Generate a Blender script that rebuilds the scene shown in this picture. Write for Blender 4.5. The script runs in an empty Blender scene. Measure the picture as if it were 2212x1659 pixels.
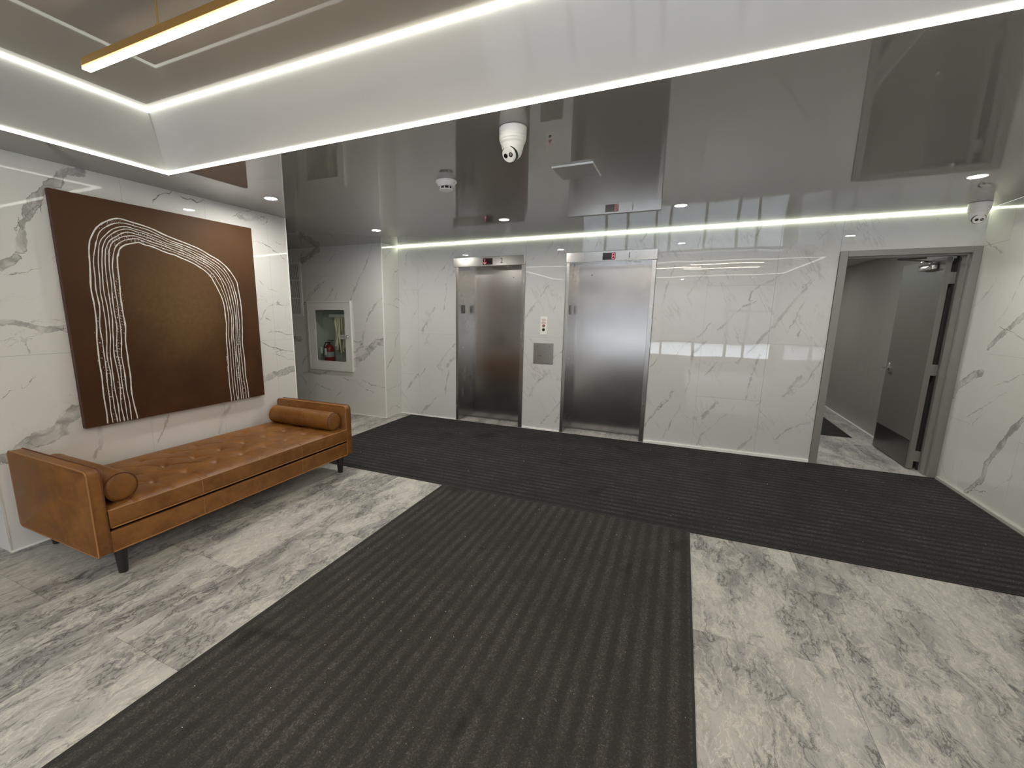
import bpy, bmesh, math, random
import numpy as np
from mathutils import Vector, Matrix

random.seed(7)
S = bpy.context.scene
COL = S.collection

# ------------------------------------------------------------------ camera
def look_matrix(yaw, pitch, roll):
    fw = Vector((math.sin(yaw)*math.cos(pitch), math.cos(yaw)*math.cos(pitch), math.sin(pitch)))
    rt = Vector((math.cos(yaw), -math.sin(yaw), 0.0))
    up = rt.cross(fw)
    r2 = rt*math.cos(roll) + up*math.sin(roll)
    u2 = up*math.cos(roll) - rt*math.sin(roll)
    return Matrix((r2, u2, -fw)).transposed()
cam_data = bpy.data.cameras.new('camera')
cam_data.sensor_width = 36.0
cam_data.lens = 943.71/2212*36.0
cam_data.shift_x = 68.84/2212
cam_data.shift_y = 20.53/2212
cam_data.clip_start = 0.02
cam = bpy.data.objects.new('camera', cam_data)
COL.objects.link(cam)
cam.matrix_world = Matrix.Translation((0, 0, 1.56)) @ look_matrix(-0.4275, -0.1823, 0.0089).to_4x4()
S.camera = cam

# ------------------------------------------------------------------ world, exposure
W = bpy.data.worlds.new('overcast_day')
S.world = W
W.use_nodes = True
bgn = W.node_tree.nodes['Background']
bgn.inputs[0].default_value = (0.86, 0.93, 1.0, 1)
bgn.inputs[1].default_value = 8.5
S.view_settings.view_transform = 'Standard'
S.view_settings.look = 'None'
S.view_settings.gamma = 1
S.view_settings.use_curve_mapping = False
S.view_settings.exposure = 0.08
cy = S.cycles
cy.use_denoising = True
cy.use_adaptive_sampling = True
cy.adaptive_threshold = 0.03
cy.adaptive_min_samples = 20
cy.max_bounces = 9
cy.diffuse_bounces = 6
cy.glossy_bounces = 5
cy.transmission_bounces = 6
cy.sample_clamp_indirect = 8.0
cy.caustics_reflective = False
cy.caustics_refractive = False
cy.blur_glossy = 0.0

# light strengths (radiance of the glowing surfaces)
E_STRIP = 4.2
E_STRIP_UP = 3.6
E_COVE = 26.0
E_POT = 620.0
E_LAMP = 55.0
C_STRIP = (0.96, 1.0, 0.90)
C_POT = (1.0, 0.965, 0.90)
C_LAMP = (1.0, 0.85, 0.64)

# ------------------------------------------------------------------ room numbers (metres)
XL, XR, YB, YH, XH, H = -3.846, 2.395, 5.60, 5.21, -3.907, 2.512
YL0, YL1 = 1.107, 3.513
YF = -3.0
VEINS = {'left':[('b',0.0338,[(1.79,2.499),(1.726,2.47),(1.697,2.456),(1.638,2.389),(1.583,2.33),(1.536,2.266),(1.501,2.208),(1.465,2.131)]),('b',0.0278,[(1.439,2.098),(1.435,2.067),(1.433,2.022),(1.429,1.979),(1.411,1.927)]),('b',0.025,[(1.386,1.881),(1.352,1.847),(1.301,1.809)]),('l',0.0034,[(1.602,2.385),(1.634,2.414),(1.644,2.436),(1.678,2.474),(1.704,2.51)]),('l',0.0034,[(1.454,2.129),(1.466,2.153),(1.513,2.196),(1.538,2.229),(1.543,2.197)]),('l',0.0033,[(1.432,2.097),(1.424,2.054),(1.402,2.045),(1.408,2.015),(1.408,1.982),(1.411,1.955)]),('l',0.0034,[(1.448,2.072),(1.457,2.037),(1.452,1.988),(1.428,1.934)]),('l',0.0043,[(1.296,1.77),(1.328,1.767),(1.358,1.787),(1.413,1.789),(1.457,1.819),(1.491,1.822),(1.52,1.85)]),('s',0.0044,[(1.52,1.85),(1.548,1.873),(1.577,1.903)]),('b',0.0182,[(1.239,1.472),(1.302,1.48),(1.35,1.468),(1.401,1.449),(1.446,1.427),(1.489,1.428),(1.536,1.436),(1.584,1.444)]),('l',0.0036,[(1.252,1.449),(1.301,1.471),(1.35,1.465),(1.399,1.437),(1.445,1.417),(1.468,1.414),(1.505,1.428),(1.578,1.454)]),('l',0.0034,[(1.383,1.464),(1.448,1.442),(1.489,1.434),(1.534,1.424),(1.572,1.41)]),('s',0.0066,[(1.329,1.453),(1.337,1.406),(1.352,1.367),(1.366,1.286)]),('l',0.0029,[(1.242,1.37),(1.292,1.385),(1.342,1.377)]),('l',0.003,[(1.384,1.479),(1.464,1.493),(1.578,1.495)]),('s',0.003,[(1.283,1.336),(1.371,1.381),(1.441,1.393),(1.467,1.411)]),('b',0.0525,[(1.581,0.854),(1.527,0.839),(1.487,0.808),(1.449,0.747),(1.396,0.718),(1.345,0.711),(1.3,0.691),(1.264,0.673),(1.234,0.653)]),('b',0.0424,[(1.184,0.637),(1.14,0.625)]),('l',0.0042,[(1.575,0.889),(1.521,0.88),(1.482,0.851),(1.456,0.801),(1.441,0.765),(1.4,0.755),(1.353,0.757),(1.313,0.739),(1.282,0.709),(1.237,0.674)]),('l',0.0033,[(1.504,0.74),(1.46,0.701),(1.403,0.663),(1.357,0.663)]),('l',0.003,[(1.192,1.007),(1.216,1.017),(1.24,1.049),(1.256,1.056)]),('l',0.003,[(1.319,1.07),(1.341,1.082),(1.362,1.11)]),('s',0.0179,[(1.675,0.703),(1.681,0.631),(1.67,0.569),(1.633,0.526),(1.624,0.501)]),('s',0.0157,[(2.16,0.687),(2.126,0.615),(2.091,0.56),(2.062,0.508)]),('s',0.0178,[(2.72,0.681),(2.624,0.57),(2.58,0.451)]),('l',0.0053,[(3.135,2.219),(3.224,2.219),(3.298,2.193),(3.405,2.134),(3.483,2.083)]),('l',0.0056,[(3.387,2.248),(3.466,2.231)]),('l',0.0044,[(3.15,1.848),(3.176,1.828)]),('s',0.0048,[(3.249,1.786),(3.381,1.742)]),('s',0.0055,[(3.105,1.445),(3.172,1.555)]),('l',0.0067,[(3.172,1.555),(3.232,1.606),(3.308,1.631),(3.345,1.665)]),('l',0.0063,[(3.319,1.631),(3.412,1.624),(3.495,1.635)]),('l',0.0056,[(3.193,1.486),(3.241,1.462)]),('l',0.0054,[(3.219,1.35),(3.345,1.338),(3.506,1.3)]),('l',0.007,[(3.1,1.252),(3.233,1.192),(3.37,1.154),(3.504,1.126)]),('l',0.005,[(3.25,1.124),(3.324,1.103),(3.404,1.057),(3.503,1.043)]),('b',0.041,[(3.103,0.88),(3.236,0.906),(3.38,0.924),(3.527,0.943)]),('l',0.0056,[(2.236,2.403),(2.278,2.452),(2.344,2.482),(2.379,2.48),(2.386,2.51)]),('l',0.0059,[(2.455,2.483),(2.492,2.474),(2.546,2.482),(2.588,2.469),(2.638,2.488)]),('s',0.0061,[(2.931,2.427),(3.006,2.472),(3.123,2.519)]),('s',0.0298,[(2.996,2.419),(3.119,2.421),(3.238,2.473)]),('l',0.0052,[(3.22,2.397),(3.259,2.417),(3.283,2.447)]),('b',0.0269,[(1.813,2.553),(1.865,2.55),(1.904,2.536)])],'right':[('s',0.0111,[(5.562,2.226),(5.31,2.097)]),('s',0.012,[(5.571,1.633),(5.458,1.704),(5.339,1.829)]),('s',0.0073,[(4.971,1.885),(4.982,1.872),(5.048,1.686),(5.197,1.494)]),('l',0.0044,[(5.197,1.494),(5.015,1.459),(4.805,1.394)]),('b',0.0259,[(5.213,1.306),(5.096,1.41),(4.982,1.492),(4.868,1.579)]),('b',0.034,[(5.569,0.823),(5.518,0.937),(5.42,0.994),(5.338,1.063),(5.231,1.085)]),('s',0.0077,[(5.303,0.673),(5.133,0.791),(4.978,0.9),(4.874,0.982)]),('l',0.0041,[(5.197,0.633),(5.145,0.695),(5.109,0.739)]),('s',0.0056,[(5.046,0.99),(4.865,1.07),(4.72,1.139)]),('b',0.0269,[(5.1,0.035),(4.911,0.236),(4.908,0.371),(4.824,0.492),(4.725,0.675),(4.61,0.812)]),('l',0.0048,[(4.824,0.457),(4.774,0.56),(4.716,0.696),(4.618,0.835)]),('l',0.0055,[(5.097,0.028),(4.981,0.107),(4.827,0.141)]),('l',0.0047,[(5.379,0.034),(5.484,0.118),(5.565,0.219)]),('s',0.0067,[(5.318,0.061),(5.344,0.174),(5.35,0.231)]),('s',0.0044,[(4.729,0.218),(4.596,0.362)])],'recess':[('b',0.0467,[(-5.071,2.483),(-5.253,2.404),(-5.412,2.329)]),('s',0.0414,[(-5.372,2.45),(-5.426,2.384)]),('l',0.008,[(-5.099,2.471),(-5.236,2.39),(-5.414,2.301)]),('s',0.0084,[(-4.757,2.395),(-4.837,2.333),(-4.886,2.281)]),('s',0.0168,[(-4.081,2.478),(-4.119,2.354),(-4.2,2.205),(-4.334,2.021),(-4.419,1.878),(-4.496,1.732)]),('s',0.0179,[(-3.934,1.749),(-4.051,1.672),(-4.157,1.526),(-4.24,1.378),(-4.291,1.215),(-4.296,1.098)]),('b',0.0552,[(-3.892,1.146),(-4.05,1.114),(-4.155,1.022),(-4.261,0.935),(-4.396,0.858),(-4.479,0.777)]),('l',0.0083,[(-3.948,1.171),(-4.056,1.168),(-4.16,1.09),(-4.267,0.996),(-4.41,0.914)]),('l',0.0083,[(-4.46,1.127),(-4.356,1.113),(-4.232,1.018)]),('s',0.0267,[(-4.469,0.96),(-4.316,1.049)]),('l',0.0069,[(-4.988,2.002),(-5.205,1.84),(-5.43,1.672)]),('s',0.0083,[(-5.081,1.983),(-5.333,1.792)]),('s',0.0207,[(-4.832,1.883),(-4.883,1.802),(-4.97,1.734)]),('s',0.0207,[(-4.756,1.815),(-4.788,1.733)]),('b',0.0444,[(-5.72,1.121),(-5.547,1.127)]),('s',0.0192,[(-5.346,0.935),(-5.507,0.786),(-5.532,0.732)]),('s',0.0237,[(-5.525,0.582),(-5.372,0.614),(-5.169,0.575),(-4.973,0.647)]),('l',0.0079,[(-4.709,0.548),(-4.458,0.522),(-4.287,0.407),(-4.141,0.376)]),('l',0.0079,[(-4.341,0.552),(-4.179,0.493),(-3.918,0.458)]),('s',0.0108,[(-5.432,0.246),(-5.26,0.412)]),('s',0.0089,[(-5.26,0.412),(-4.993,0.35)]),('s',0.0096,[(-4.888,0.233),(-4.74,0.341)]),('s',0.0092,[(-5.685,0.61),(-5.495,0.455),(-5.46,0.397)])],'return':[('s',0.0094,[(5.403,2.418),(5.289,2.322)]),('l',0.0067,[(5.574,2.17),(5.491,2.123),(5.463,2.029)]),('l',0.0073,[(5.235,1.679),(5.469,1.657),(5.621,1.605)]),('l',0.0073,[(5.461,1.724),(5.532,1.766),(5.627,1.742)]),('s',0.0143,[(5.581,1.245),(5.481,1.131),(5.461,0.966),(5.266,0.748)]),('s',0.0086,[(5.262,0.423),(5.547,0.451)]),('l',0.0081,[(5.269,0.096),(5.365,0.149),(5.461,0.145),(5.606,0.073)]),('s',0.0107,[(5.625,0.527),(5.591,0.312)])],'back':[('s',0.01,[(-3.747,2.409),(-3.776,2.247)]),('s',0.0129,[(-2.968,2.392),(-3.101,2.223),(-3.276,2.005)]),('s',0.0194,[(-2.983,2.131),(-3.102,1.944)]),('s',0.0129,[(-3.064,2.045),(-3.111,1.79),(-3.142,1.602)]),('s',0.0097,[(-3.486,1.957),(-3.568,1.86)]),('s',0.01,[(-3.581,1.599),(-3.681,1.483)]),('s',0.02,[(-3.296,1.621),(-3.432,1.433),(-3.499,1.262)]),('s',0.0276,[(-3.4,1.46),(-3.506,1.289)]),('s',0.0083,[(-3.395,1.231),(-3.486,1.07)]),('s',0.0133,[(-2.97,1.11),(-3.109,0.957),(-3.258,0.771)]),('s',0.0276,[(-2.986,0.909),(-3.094,0.788)]),('s',0.011,[(-3.071,0.714),(-3.103,0.539),(-3.128,0.363)]),('s',0.0086,[(-3.665,1.105),(-3.855,0.865)]),('s',0.01,[(-3.467,0.724),(-3.56,0.605)]),('s',0.0214,[(-3.6,0.638),(-3.703,0.509),(-3.817,0.348)]),('s',0.0179,[(-3.271,0.308),(-3.428,0.136),(-3.52,0.047)]),('s',0.0296,[(-3.444,0.149),(-3.529,0.039)]),('s',0.0091,[(-2.607,2.471),(-2.668,2.39)]),('s',0.0088,[(-2.216,2.439),(-2.287,2.337)]),('s',0.0086,[(-1.573,2.433),(-1.647,2.33)]),('s',0.0083,[(-1.415,2.452),(-1.496,2.29)]),('s',0.0086,[(-1.768,2.313),(-1.816,2.247)]),('s',0.0182,[(-1.606,1.901),(-1.718,1.756),(-1.839,1.59),(-1.913,1.475)]),('s',0.0076,[(-1.473,1.749),(-1.527,1.592)]),('s',0.0121,[(-1.378,1.086),(-1.503,0.99)]),('s',0.0121,[(-1.525,0.756),(-1.567,0.858)]),('s',0.0187,[(-1.57,0.771),(-1.719,0.661),(-1.804,0.457)]),('s',0.0129,[(-1.392,0.405),(-1.524,0.234),(-1.629,0.107)]),('s',0.0258,[(-1.385,0.249),(-1.431,0.142)]),('s',0.0077,[(-1.807,0.1),(-1.858,0.028)]),('s',0.0075,[(0.104,2.419),(0.092,2.298)]),('s',0.0093,[(0.669,2.472),(0.628,2.345)]),('s',0.0065,[(1.252,2.419),(1.181,2.327)]),('s',0.0068,[(0.985,2.311),(0.922,2.205)]),('s',0.007,[(-0.968,2.506),(-1.041,2.35)]),('s',0.0077,[(-0.448,2.509),(-0.499,2.39)]),('s',0.0128,[(-0.137,2.113),(-0.196,1.873),(-0.244,1.669)]),('s',0.0103,[(0.186,2.022),(0.079,1.869),(0.021,1.767)]),('s',0.0103,[(0.031,1.767),(0.067,1.679)]),('s',0.0107,[(0.894,1.988),(0.761,1.887),(0.646,1.811),(0.632,1.733)]),('s',0.0128,[(0.683,1.704),(0.58,1.655),(0.453,1.509),(0.376,1.405)]),('s',0.0171,[(1.18,1.92),(1.073,1.759),(0.99,1.608),(0.877,1.437),(0.699,1.176),(0.584,1.048)]),('s',0.0105,[(0.279,1.46),(0.176,1.307),(0.057,1.234),(-0.039,1.09)]),('s',0.0189,[(0.256,1.257),(0.143,1.136),(0.118,0.925)]),('s',0.0135,[(0.118,0.925),(0.135,0.79),(0.1,0.683)]),('s',0.0086,[(0.381,1.021),(0.294,0.893)]),('s',0.0083,[(-0.237,1.048),(-0.312,0.943)]),('s',0.0171,[(-0.038,0.655),(-0.199,0.419),(-0.312,0.221)]),('l',0.0057,[(-0.051,0.626),(-0.164,0.434),(-0.303,0.246)]),('s',0.0118,[(-0.091,0.102),(-0.076,0.179)]),('s',0.0071,[(0.055,0.501),(-0.058,0.21)]),('s',0.0137,[(0.799,1.13),(0.741,0.902),(0.731,0.782),(0.718,0.65)]),('s',0.0098,[(1.127,1.399),(1.117,1.35)]),('s',0.008,[(1.352,1.113),(1.242,0.872),(1.151,0.739)]),('s',0.0256,[(1.184,0.917),(1.098,0.765),(1.063,0.711)]),('s',0.01,[(1.258,0.873),(1.197,0.803),(1.13,0.813)]),('s',0.0111,[(0.603,0.533),(0.475,0.367),(0.307,0.169),(0.266,0.016)]),('s',0.0333,[(0.437,0.571),(0.302,0.381)]),('s',0.0079,[(0.854,0.62),(0.804,0.552)]),('s',0.0075,[(1.355,0.667),(1.274,0.502),(1.315,0.425)]),('s',0.0105,[(1.314,0.44),(1.134,0.342),(1.049,0.226)]),('s',0.0162,[(0.812,0.217),(0.698,0.043)]),('s',0.0093,[(1.189,1.943),(1.101,1.862)]),('s',0.0059,[(1.138,1.712),(1.016,1.376)])]}
ARCH_OUT = [(1.709,0.731),(1.716,1.009),(1.718,1.222),(1.728,1.418),(1.737,1.589),(1.73,1.7),(1.74,1.811),(1.747,1.943),(1.768,2.032),(1.8,2.102),(1.844,2.153),(1.898,2.195),(1.96,2.213),(2.043,2.205),(2.162,2.185),(2.311,2.136),(2.462,2.101),(2.595,2.052),(2.722,1.991),(2.808,1.914),(2.863,1.817),(2.887,1.64),(2.886,1.46),(2.871,1.23),(2.874,0.996),(2.887,0.71)]
ARCH_IN = [(1.904,0.726),(1.896,0.894),(1.895,1.108),(1.893,1.231),(1.91,1.413),(1.909,1.533),(1.91,1.674),(1.913,1.826),(1.922,1.941),(1.945,2.001),(1.991,2.036),(2.069,2.062),(2.113,2.053),(2.226,2.025),(2.346,1.996),(2.486,1.946),(2.592,1.882),(2.662,1.776),(2.703,1.664),(2.726,1.506),(2.711,1.315),(2.707,1.091),(2.697,0.864),(2.698,0.716)]


# ------------------------------------------------------------------ material helpers
class NT:
    def __init__(s, name):
        s.m = bpy.data.materials.new(name); s.m.use_nodes = True
        s.t = s.m.node_tree; s.t.nodes.clear()
        s.out = s.n('ShaderNodeOutputMaterial'); s.b = s.n('ShaderNodeBsdfPrincipled')
        s.l(s.b.outputs[0], s.out.inputs[0])
    def n(s, k, **a):
        x = s.t.nodes.new(k)
        for q, v in a.items(): setattr(x, q, v)
        return x
    def l(s, a, b): s.t.links.new(a, b)
    def put(s, inp, v):
        if hasattr(v, 'type') and hasattr(v, 'links'): s.l(v, inp)
        else: inp.default_value = v
    def set(s, **a):
        for k, v in a.items():
            i = s.b.inputs[k.replace('_', ' ')]
            if isinstance(v, tuple) and len(v) == 3: v = v + (1,)
            s.put(i, v)
    def math(s, op, a, b=None, c=None, clamp=False):
        x = s.n('ShaderNodeMath', operation=op); x.use_clamp = clamp
        s.put(x.inputs[0], a)
        if b is not None: s.put(x.inputs[1], b)
        if c is not None: s.put(x.inputs[2], c)
        return x.outputs[0]
    def ramp(s, v, a, b, lo=0.0, hi=1.0, smooth=True):
        x = s.n('ShaderNodeMapRange'); x.interpolation_type = 'SMOOTHSTEP' if smooth else 'LINEAR'
        s.put(x.inputs[0], v); x.inputs[1].default_value = a; x.inputs[2].default_value = b
        x.inputs[3].default_value = lo; x.inputs[4].default_value = hi
        return x.outputs[0]
    def mix(s, f, a, b):
        x = s.n('ShaderNodeMix', data_type='RGBA')
        s.put(x.inputs[0], f)
        for i, v in ((6, a), (7, b)):
            if isinstance(v, tuple) and len(v) == 3: v = v + (1,)
            s.put(x.inputs[i], v)
        return x.outputs[2]
    def noise(s, vec, scale, detail=3, rough=0.55, dist=0.0):
        x = s.n('ShaderNodeTexNoise'); s.l(vec, x.inputs['Vector'])
        x.inputs['Scale'].default_value = scale; x.inputs['Detail'].default_value = detail
        x.inputs['Roughness'].default_value = rough; x.inputs['Distortion'].default_value = dist
        return x.outputs[0]
    def pos(s): return s.n('ShaderNodeNewGeometry').outputs['Position']
    def obj(s): return s.n('ShaderNodeTexCoord').outputs['Object']
    def cells(s, vec, scale):
        x = s.n('ShaderNodeTexVoronoi'); s.l(vec, x.inputs['Vector']); x.inputs['Scale'].default_value = scale
        return x.outputs['Color']
    def map(s, vec, loc=(0, 0, 0), rot=(0, 0, 0), scale=(1, 1, 1)):
        x = s.n('ShaderNodeMapping'); s.l(vec, x.inputs[0])
        for i, v in ((1, loc), (2, rot), (3, scale)): s.put(x.inputs[i], v)
        return x.outputs[0]
    def attr(s, name):
        return s.n('ShaderNodeAttribute', attribute_name=name).outputs['Fac']
    def bump(s, h, strength, dist=0.01, normal=None):
        x = s.n('ShaderNodeBump'); x.inputs['Strength'].default_value = strength
        x.inputs['Distance'].default_value = dist; s.l(h, x.inputs['Height'])
        if normal is not None: s.l(normal, x.inputs['Normal'])
        s.l(x.outputs[0], s.b.inputs['Normal']); return x.outputs[0]

def plain(name, col, rough=0.5, metal=0.0, spec=0.5, var=0.04, bump=0.0, scale=30):
    m = NT(name); p = m.obj(); n = m.noise(p, scale, 4)
    d = tuple(c*(1-var) for c in col); u = tuple(min(1, c*(1+var)) for c in col)
    m.set(Base_Color=m.mix(n, d, u), Roughness=rough, Metallic=metal, Specular_IOR_Level=spec)
    if bump: m.bump(n, bump, 0.002)
    return m.m

def glow(name, col, strength):
    m = NT(name)
    m.set(Base_Color=(0.8, 0.8, 0.8), Emission_Color=col, Emission_Strength=strength, Roughness=0.5)
    return m.m

def marble(name, base, faint, diag=False):
    m = NT(name); p = m.pos()
    ls, lu, lh, lk, bn = [m.attr(a) for a in ('ls', 'lu', 'lh', 'lk', 'bn')]
    n1 = m.noise(p, 9, 3); n2 = m.noise(p, 34, 3); n3 = m.noise(p, 5, 2); n4 = m.noise(p, 16, 4, 0.65)
    warp = m.math('ADD', m.math('MULTIPLY', m.math('SUBTRACT', n1, 0.5), 0.055),
                  m.math('MULTIPLY', m.math('SUBTRACT', n2, 0.5), 0.022))
    d = m.math('ABSOLUTE', m.math('ADD', ls, warp))
    w = m.math('MULTIPLY', lh, m.ramp(n4, 0.35, 0.65, 0.15, 1.5))
    line = m.math('SUBTRACT', 1.0, m.math('DIVIDE', d, w), clamp=True)
    line = m.ramp(line, 0.0, 0.7)
    line = m.math('MULTIPLY', line, m.ramp(lu, 0.018, 0.034, 1.0, 0.0))
    line = m.math('MULTIPLY', m.math('MULTIPLY', line, lk), m.ramp(n3, 0.36, 0.60, 0.25, 1.0))
    b2 = m.math('ADD', bn, m.math('ADD', m.math('MULTIPLY', m.math('SUBTRACT', n1, 0.5), 2.2),
                                  m.math('MULTIPLY', m.math('SUBTRACT', n2, 0.5), 0.9)))
    body = m.ramp(b2, 0.72, 1.0, 1.0, 0.0)
    body = m.math('MULTIPLY', body, m.ramp(m.noise(p, 7, 5, 0.62, 0.8), 0.36, 0.64, 0.10, 0.62))
    edge = m.math('SUBTRACT', 1.0, m.math('DIVIDE', m.math('ABSOLUTE', m.math('SUBTRACT', b2, 0.80)), 0.16), clamp=True)
    edge = m.math('MULTIPLY', edge, m.ramp(n3, 0.42, 0.58, 0.0, 0.85))
    # faint wisps everywhere
    q = m.map(p, rot=(0.5, 0.6, 0.4), scale=(1.0, 1.0, 1.0))
    f = m.noise(q, 2.2, 4, 0.6, 1.2)
    wis = m.math('SUBTRACT', 1.0, m.math('DIVIDE', m.math('ABSOLUTE', m.math('SUBTRACT', f, 0.5)), 0.012), clamp=True)
    wis = m.math('MULTIPLY', wis, m.ramp(m.noise(p, 1.6, 2), 0.5, 0.7, 0.0, faint))
    if diag:   # many soft parallel streaks leaning to the upper right
        sq = m.map(m.map(p, rot=(0, math.radians(-58), 0)), rot=(0, 0, 0), scale=(1.0, 3.0, 5.0))
        sn = m.noise(sq, 1.5, 5, 0.62, 0.5)
        st = m.math('SUBTRACT', 1.0, m.math('DIVIDE', m.math('ABSOLUTE', m.math('SUBTRACT', sn, 0.52)), 0.022), clamp=True)
        st = m.math('MULTIPLY', st, m.ramp(m.noise(p, 3.0, 3), 0.46, 0.66, 0.0, 0.27))
        wis = m.math('MAXIMUM', wis, st)
    soft = m.ramp(m.noise(p, 1.3, 3), 0.45, 0.8, 0.0, 0.10)
    tot = m.math('MAXIMUM', m.math('MAXIMUM', line, body), m.math('MAXIMUM', edge, wis), clamp=True)
    c = m.mix(soft, base, (0.52, 0.50, 0.47))
    c = m.mix(tot, c, (0.165, 0.155, 0.142))
    m.set(Base_Color=c, Roughness=0.006, IOR=1.58)
    wob = m.noise(p, 2.2, 1)
    m.bump(wob, 0.035, 0.03)
    return m.m

def steel(name, col=(0.44, 0.425, 0.40), rough=0.26, axis='z', wave=0.0):
    m = NT(name); p = m.obj()
    sc = {'z': (160, 160, 1.5), 'x': (3, 60, 260), 'y': (160, 1.5, 160)}[axis]
    g = m.noise(m.map(p, scale=sc), 1.0, 3)
    b = m.noise(p, 3.5, 4, 0.6)
    m.set(Base_Color=m.mix(b, tuple(c*0.90 for c in col), tuple(min(1, c*1.07) for c in col)), Metallic=1.0,
          Roughness=m.math('ADD', m.math('MULTIPLY', g, 0.03), m.math('ADD', m.math('MULTIPLY', b, 0.10), rough-0.065)))
    if wave:
        h = m.noise(m.map(p, scale=(1.0, 1.0, 0.7)), 2.0, 1)
        m.bump(h, wave, 0.02)
    return m.m

def leather():
    m = NT('cognac_leather'); p = m.obj()
    a = m.noise(p, 5.5, 5, 0.6, 0.6); b = m.noise(p, 240, 2); c = m.noise(p, 24, 4, 0.6)
    col = m.mix(m.ramp(a, 0.3, 0.7), (0.150, 0.0550, 0.0088), (0.242, 0.0970, 0.0165))
    col = m.mix(m.ramp(c, 0.45, 0.75, 0.0, 0.30), col, (0.32, 0.145, 0.034))
    m.set(Base_Color=col, Roughness=m.ramp(a, 0.3, 0.7, 0.40, 0.52), Specular_IOR_Level=0.5)
    h = m.math('ADD', m.math('MULTIPLY', b, 0.5), m.math('MULTIPLY', c, 0.8))
    m.bump(h, 0.25, 0.002)
    return m.m

def floor_stone():
    m = NT('grey_stone_tile'); p = m.pos()
    rnd = m.n('ShaderNodeObjectInfo').outputs['Random']
    off = m.n('ShaderNodeCombineXYZ'); m.l(m.math('MULTIPLY', rnd, 37.0), off.inputs[0]); m.l(m.math('MULTIPLY', rnd, 91.0), off.inputs[1])
    m.l(m.math('MULTIPLY', rnd, 13.0), off.inputs[2])
    v = m.n('ShaderNodeVectorMath', operation='ADD'); m.l(p, v.inputs[0]); m.l(off.outputs[0], v.inputs[1])
    wn = m.n('ShaderNodeTexNoise'); m.l(v.outputs[0], wn.inputs['Vector']); wn.inputs['Scale'].default_value = 7; wn.inputs['Detail'].default_value = 4
    wv = m.n('ShaderNodeVectorMath', operation='MULTIPLY_ADD'); m.l(wn.outputs[1], wv.inputs[0]); wv.inputs[1].default_value = (0.09, 0.09, 0.09); m.l(v.outputs[0], wv.inputs[2])
    q = m.map(wv.outputs[0], rot=(0, 0, math.radians(17)), scale=(2.5, 0.85, 1))
    n1 = m.noise(q, 1.6, 6, 0.62); n2 = m.noise(q, 3.4, 8, 0.60, 0.25); n3 = m.noise(q, 9.0, 6, 0.60, 0.5)
    big = m.noise(p, 0.9, 2)
    col = m.mix(m.ramp(n1, 0.34, 0.64), (0.270, 0.262, 0.258), (0.560, 0.545, 0.505))
    col = m.mix(m.ramp(rnd, 0.0, 1.0, 0.0, 0.22), col, (0.30, 0.285, 0.28))
    # dark cracks and pale crusts
    def ridge(n, c, w, pw=1.0):
        return m.math('SUBTRACT', 1.0, m.math('DIVIDE', m.math('ABSOLUTE', m.math('SUBTRACT', n, c)), w), clamp=True)
    crack = m.math('MULTIPLY', ridge(n2, 0.50, 0.016), m.ramp(n1, 0.42, 0.62, 1.0, 0.25))
    crack2 = m.math('MULTIPLY', ridge(n3, 0.46, 0.022), m.ramp(n1, 0.38, 0.62, 0.60, 0.15))
    pale = m.math('MULTIPLY', ridge(n3, 0.55, 0.022), m.ramp(n1, 0.40, 0.60, 0.25, 0.85))
    pale2 = m.math('MULTIPLY', ridge(n2, 0.56, 0.018), 0.6)
    col = m.mix(m.math('MAXIMUM', pale, pale2), col, (0.72, 0.68, 0.59))
    col = m.mix(m.math('MAXIMUM', crack, crack2), col, (0.075, 0.070, 0.068))
    m.set(Base_Color=col, Roughness=m.ramp(n2, 0.3, 0.7, 0.36, 0.50), Specular_IOR_Level=0.42)
    m.bump(m.math('SUBTRACT', n3, m.math('MULTIPLY', crack, 0.6)), 0.12, 0.004)
    return m.m

def carpet(name, axis, c0=(0.027, 0.0265, 0.0252), c1=(0.058, 0.0560, 0.0525), pitch=0.077):
    m = NT(name); p = m.pos()
    sep = m.n('ShaderNodeSeparateXYZ'); m.l(p, sep.inputs[0])
    t = m.math('MULTIPLY', sep.outputs[axis], 2*math.pi/pitch)
    wv = m.math('MULTIPLY', m.math('SUBTRACT', m.noise(p, 55, 3, 0.7), 0.5), 2.6)
    s = m.math('MULTIPLY', m.ramp(m.math('ADD', m.math('SINE', t), wv), -0.75, 0.75), m.ramp(m.noise(p, 3.5, 3), 0.3, 0.7, 0.35, 1.0))
    big = m.noise(p, 1.6, 4, 0.6); fib = m.cells(p, 230); fib2 = m.cells(m.map(p, loc=(3.1, 1.7, 0)), 150)
    dark = tuple(c*0.86 for c in c0)
    col = m.mix(s, c0, c1)
    col = m.mix(m.ramp(big, 0.35, 0.7, 0.0, 0.55), col, m.mix(s, tuple(c*1.5 for c in c0), tuple(c*1.25 for c in c1)))
    col = m.mix(m.ramp(fib, 0.62, 0.92, 0.0, 0.75), col, m.mix(s, tuple(c*2.0 for c in c0), tuple(c*2.5 for c in c1)))
    col = m.mix(m.ramp(fib2, 0.35, 0.60, 0.0, 0.50), col, dark)
    wet = m.ramp(m.noise(p, 2.6, 3, 0.5, 0.5), 0.62, 0.72, 0.0, 0.5)
    col = m.mix(wet, col, (0.016, 0.014, 0.013))
    m.set(Base_Color=col, Roughness=0.95, Specular_IOR_Level=0.12)
    m.bump(m.math('ADD', m.noise(p, 300, 2), m.noise(p, 90, 2)), 0.5, 0.004)
    return m.m

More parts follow.
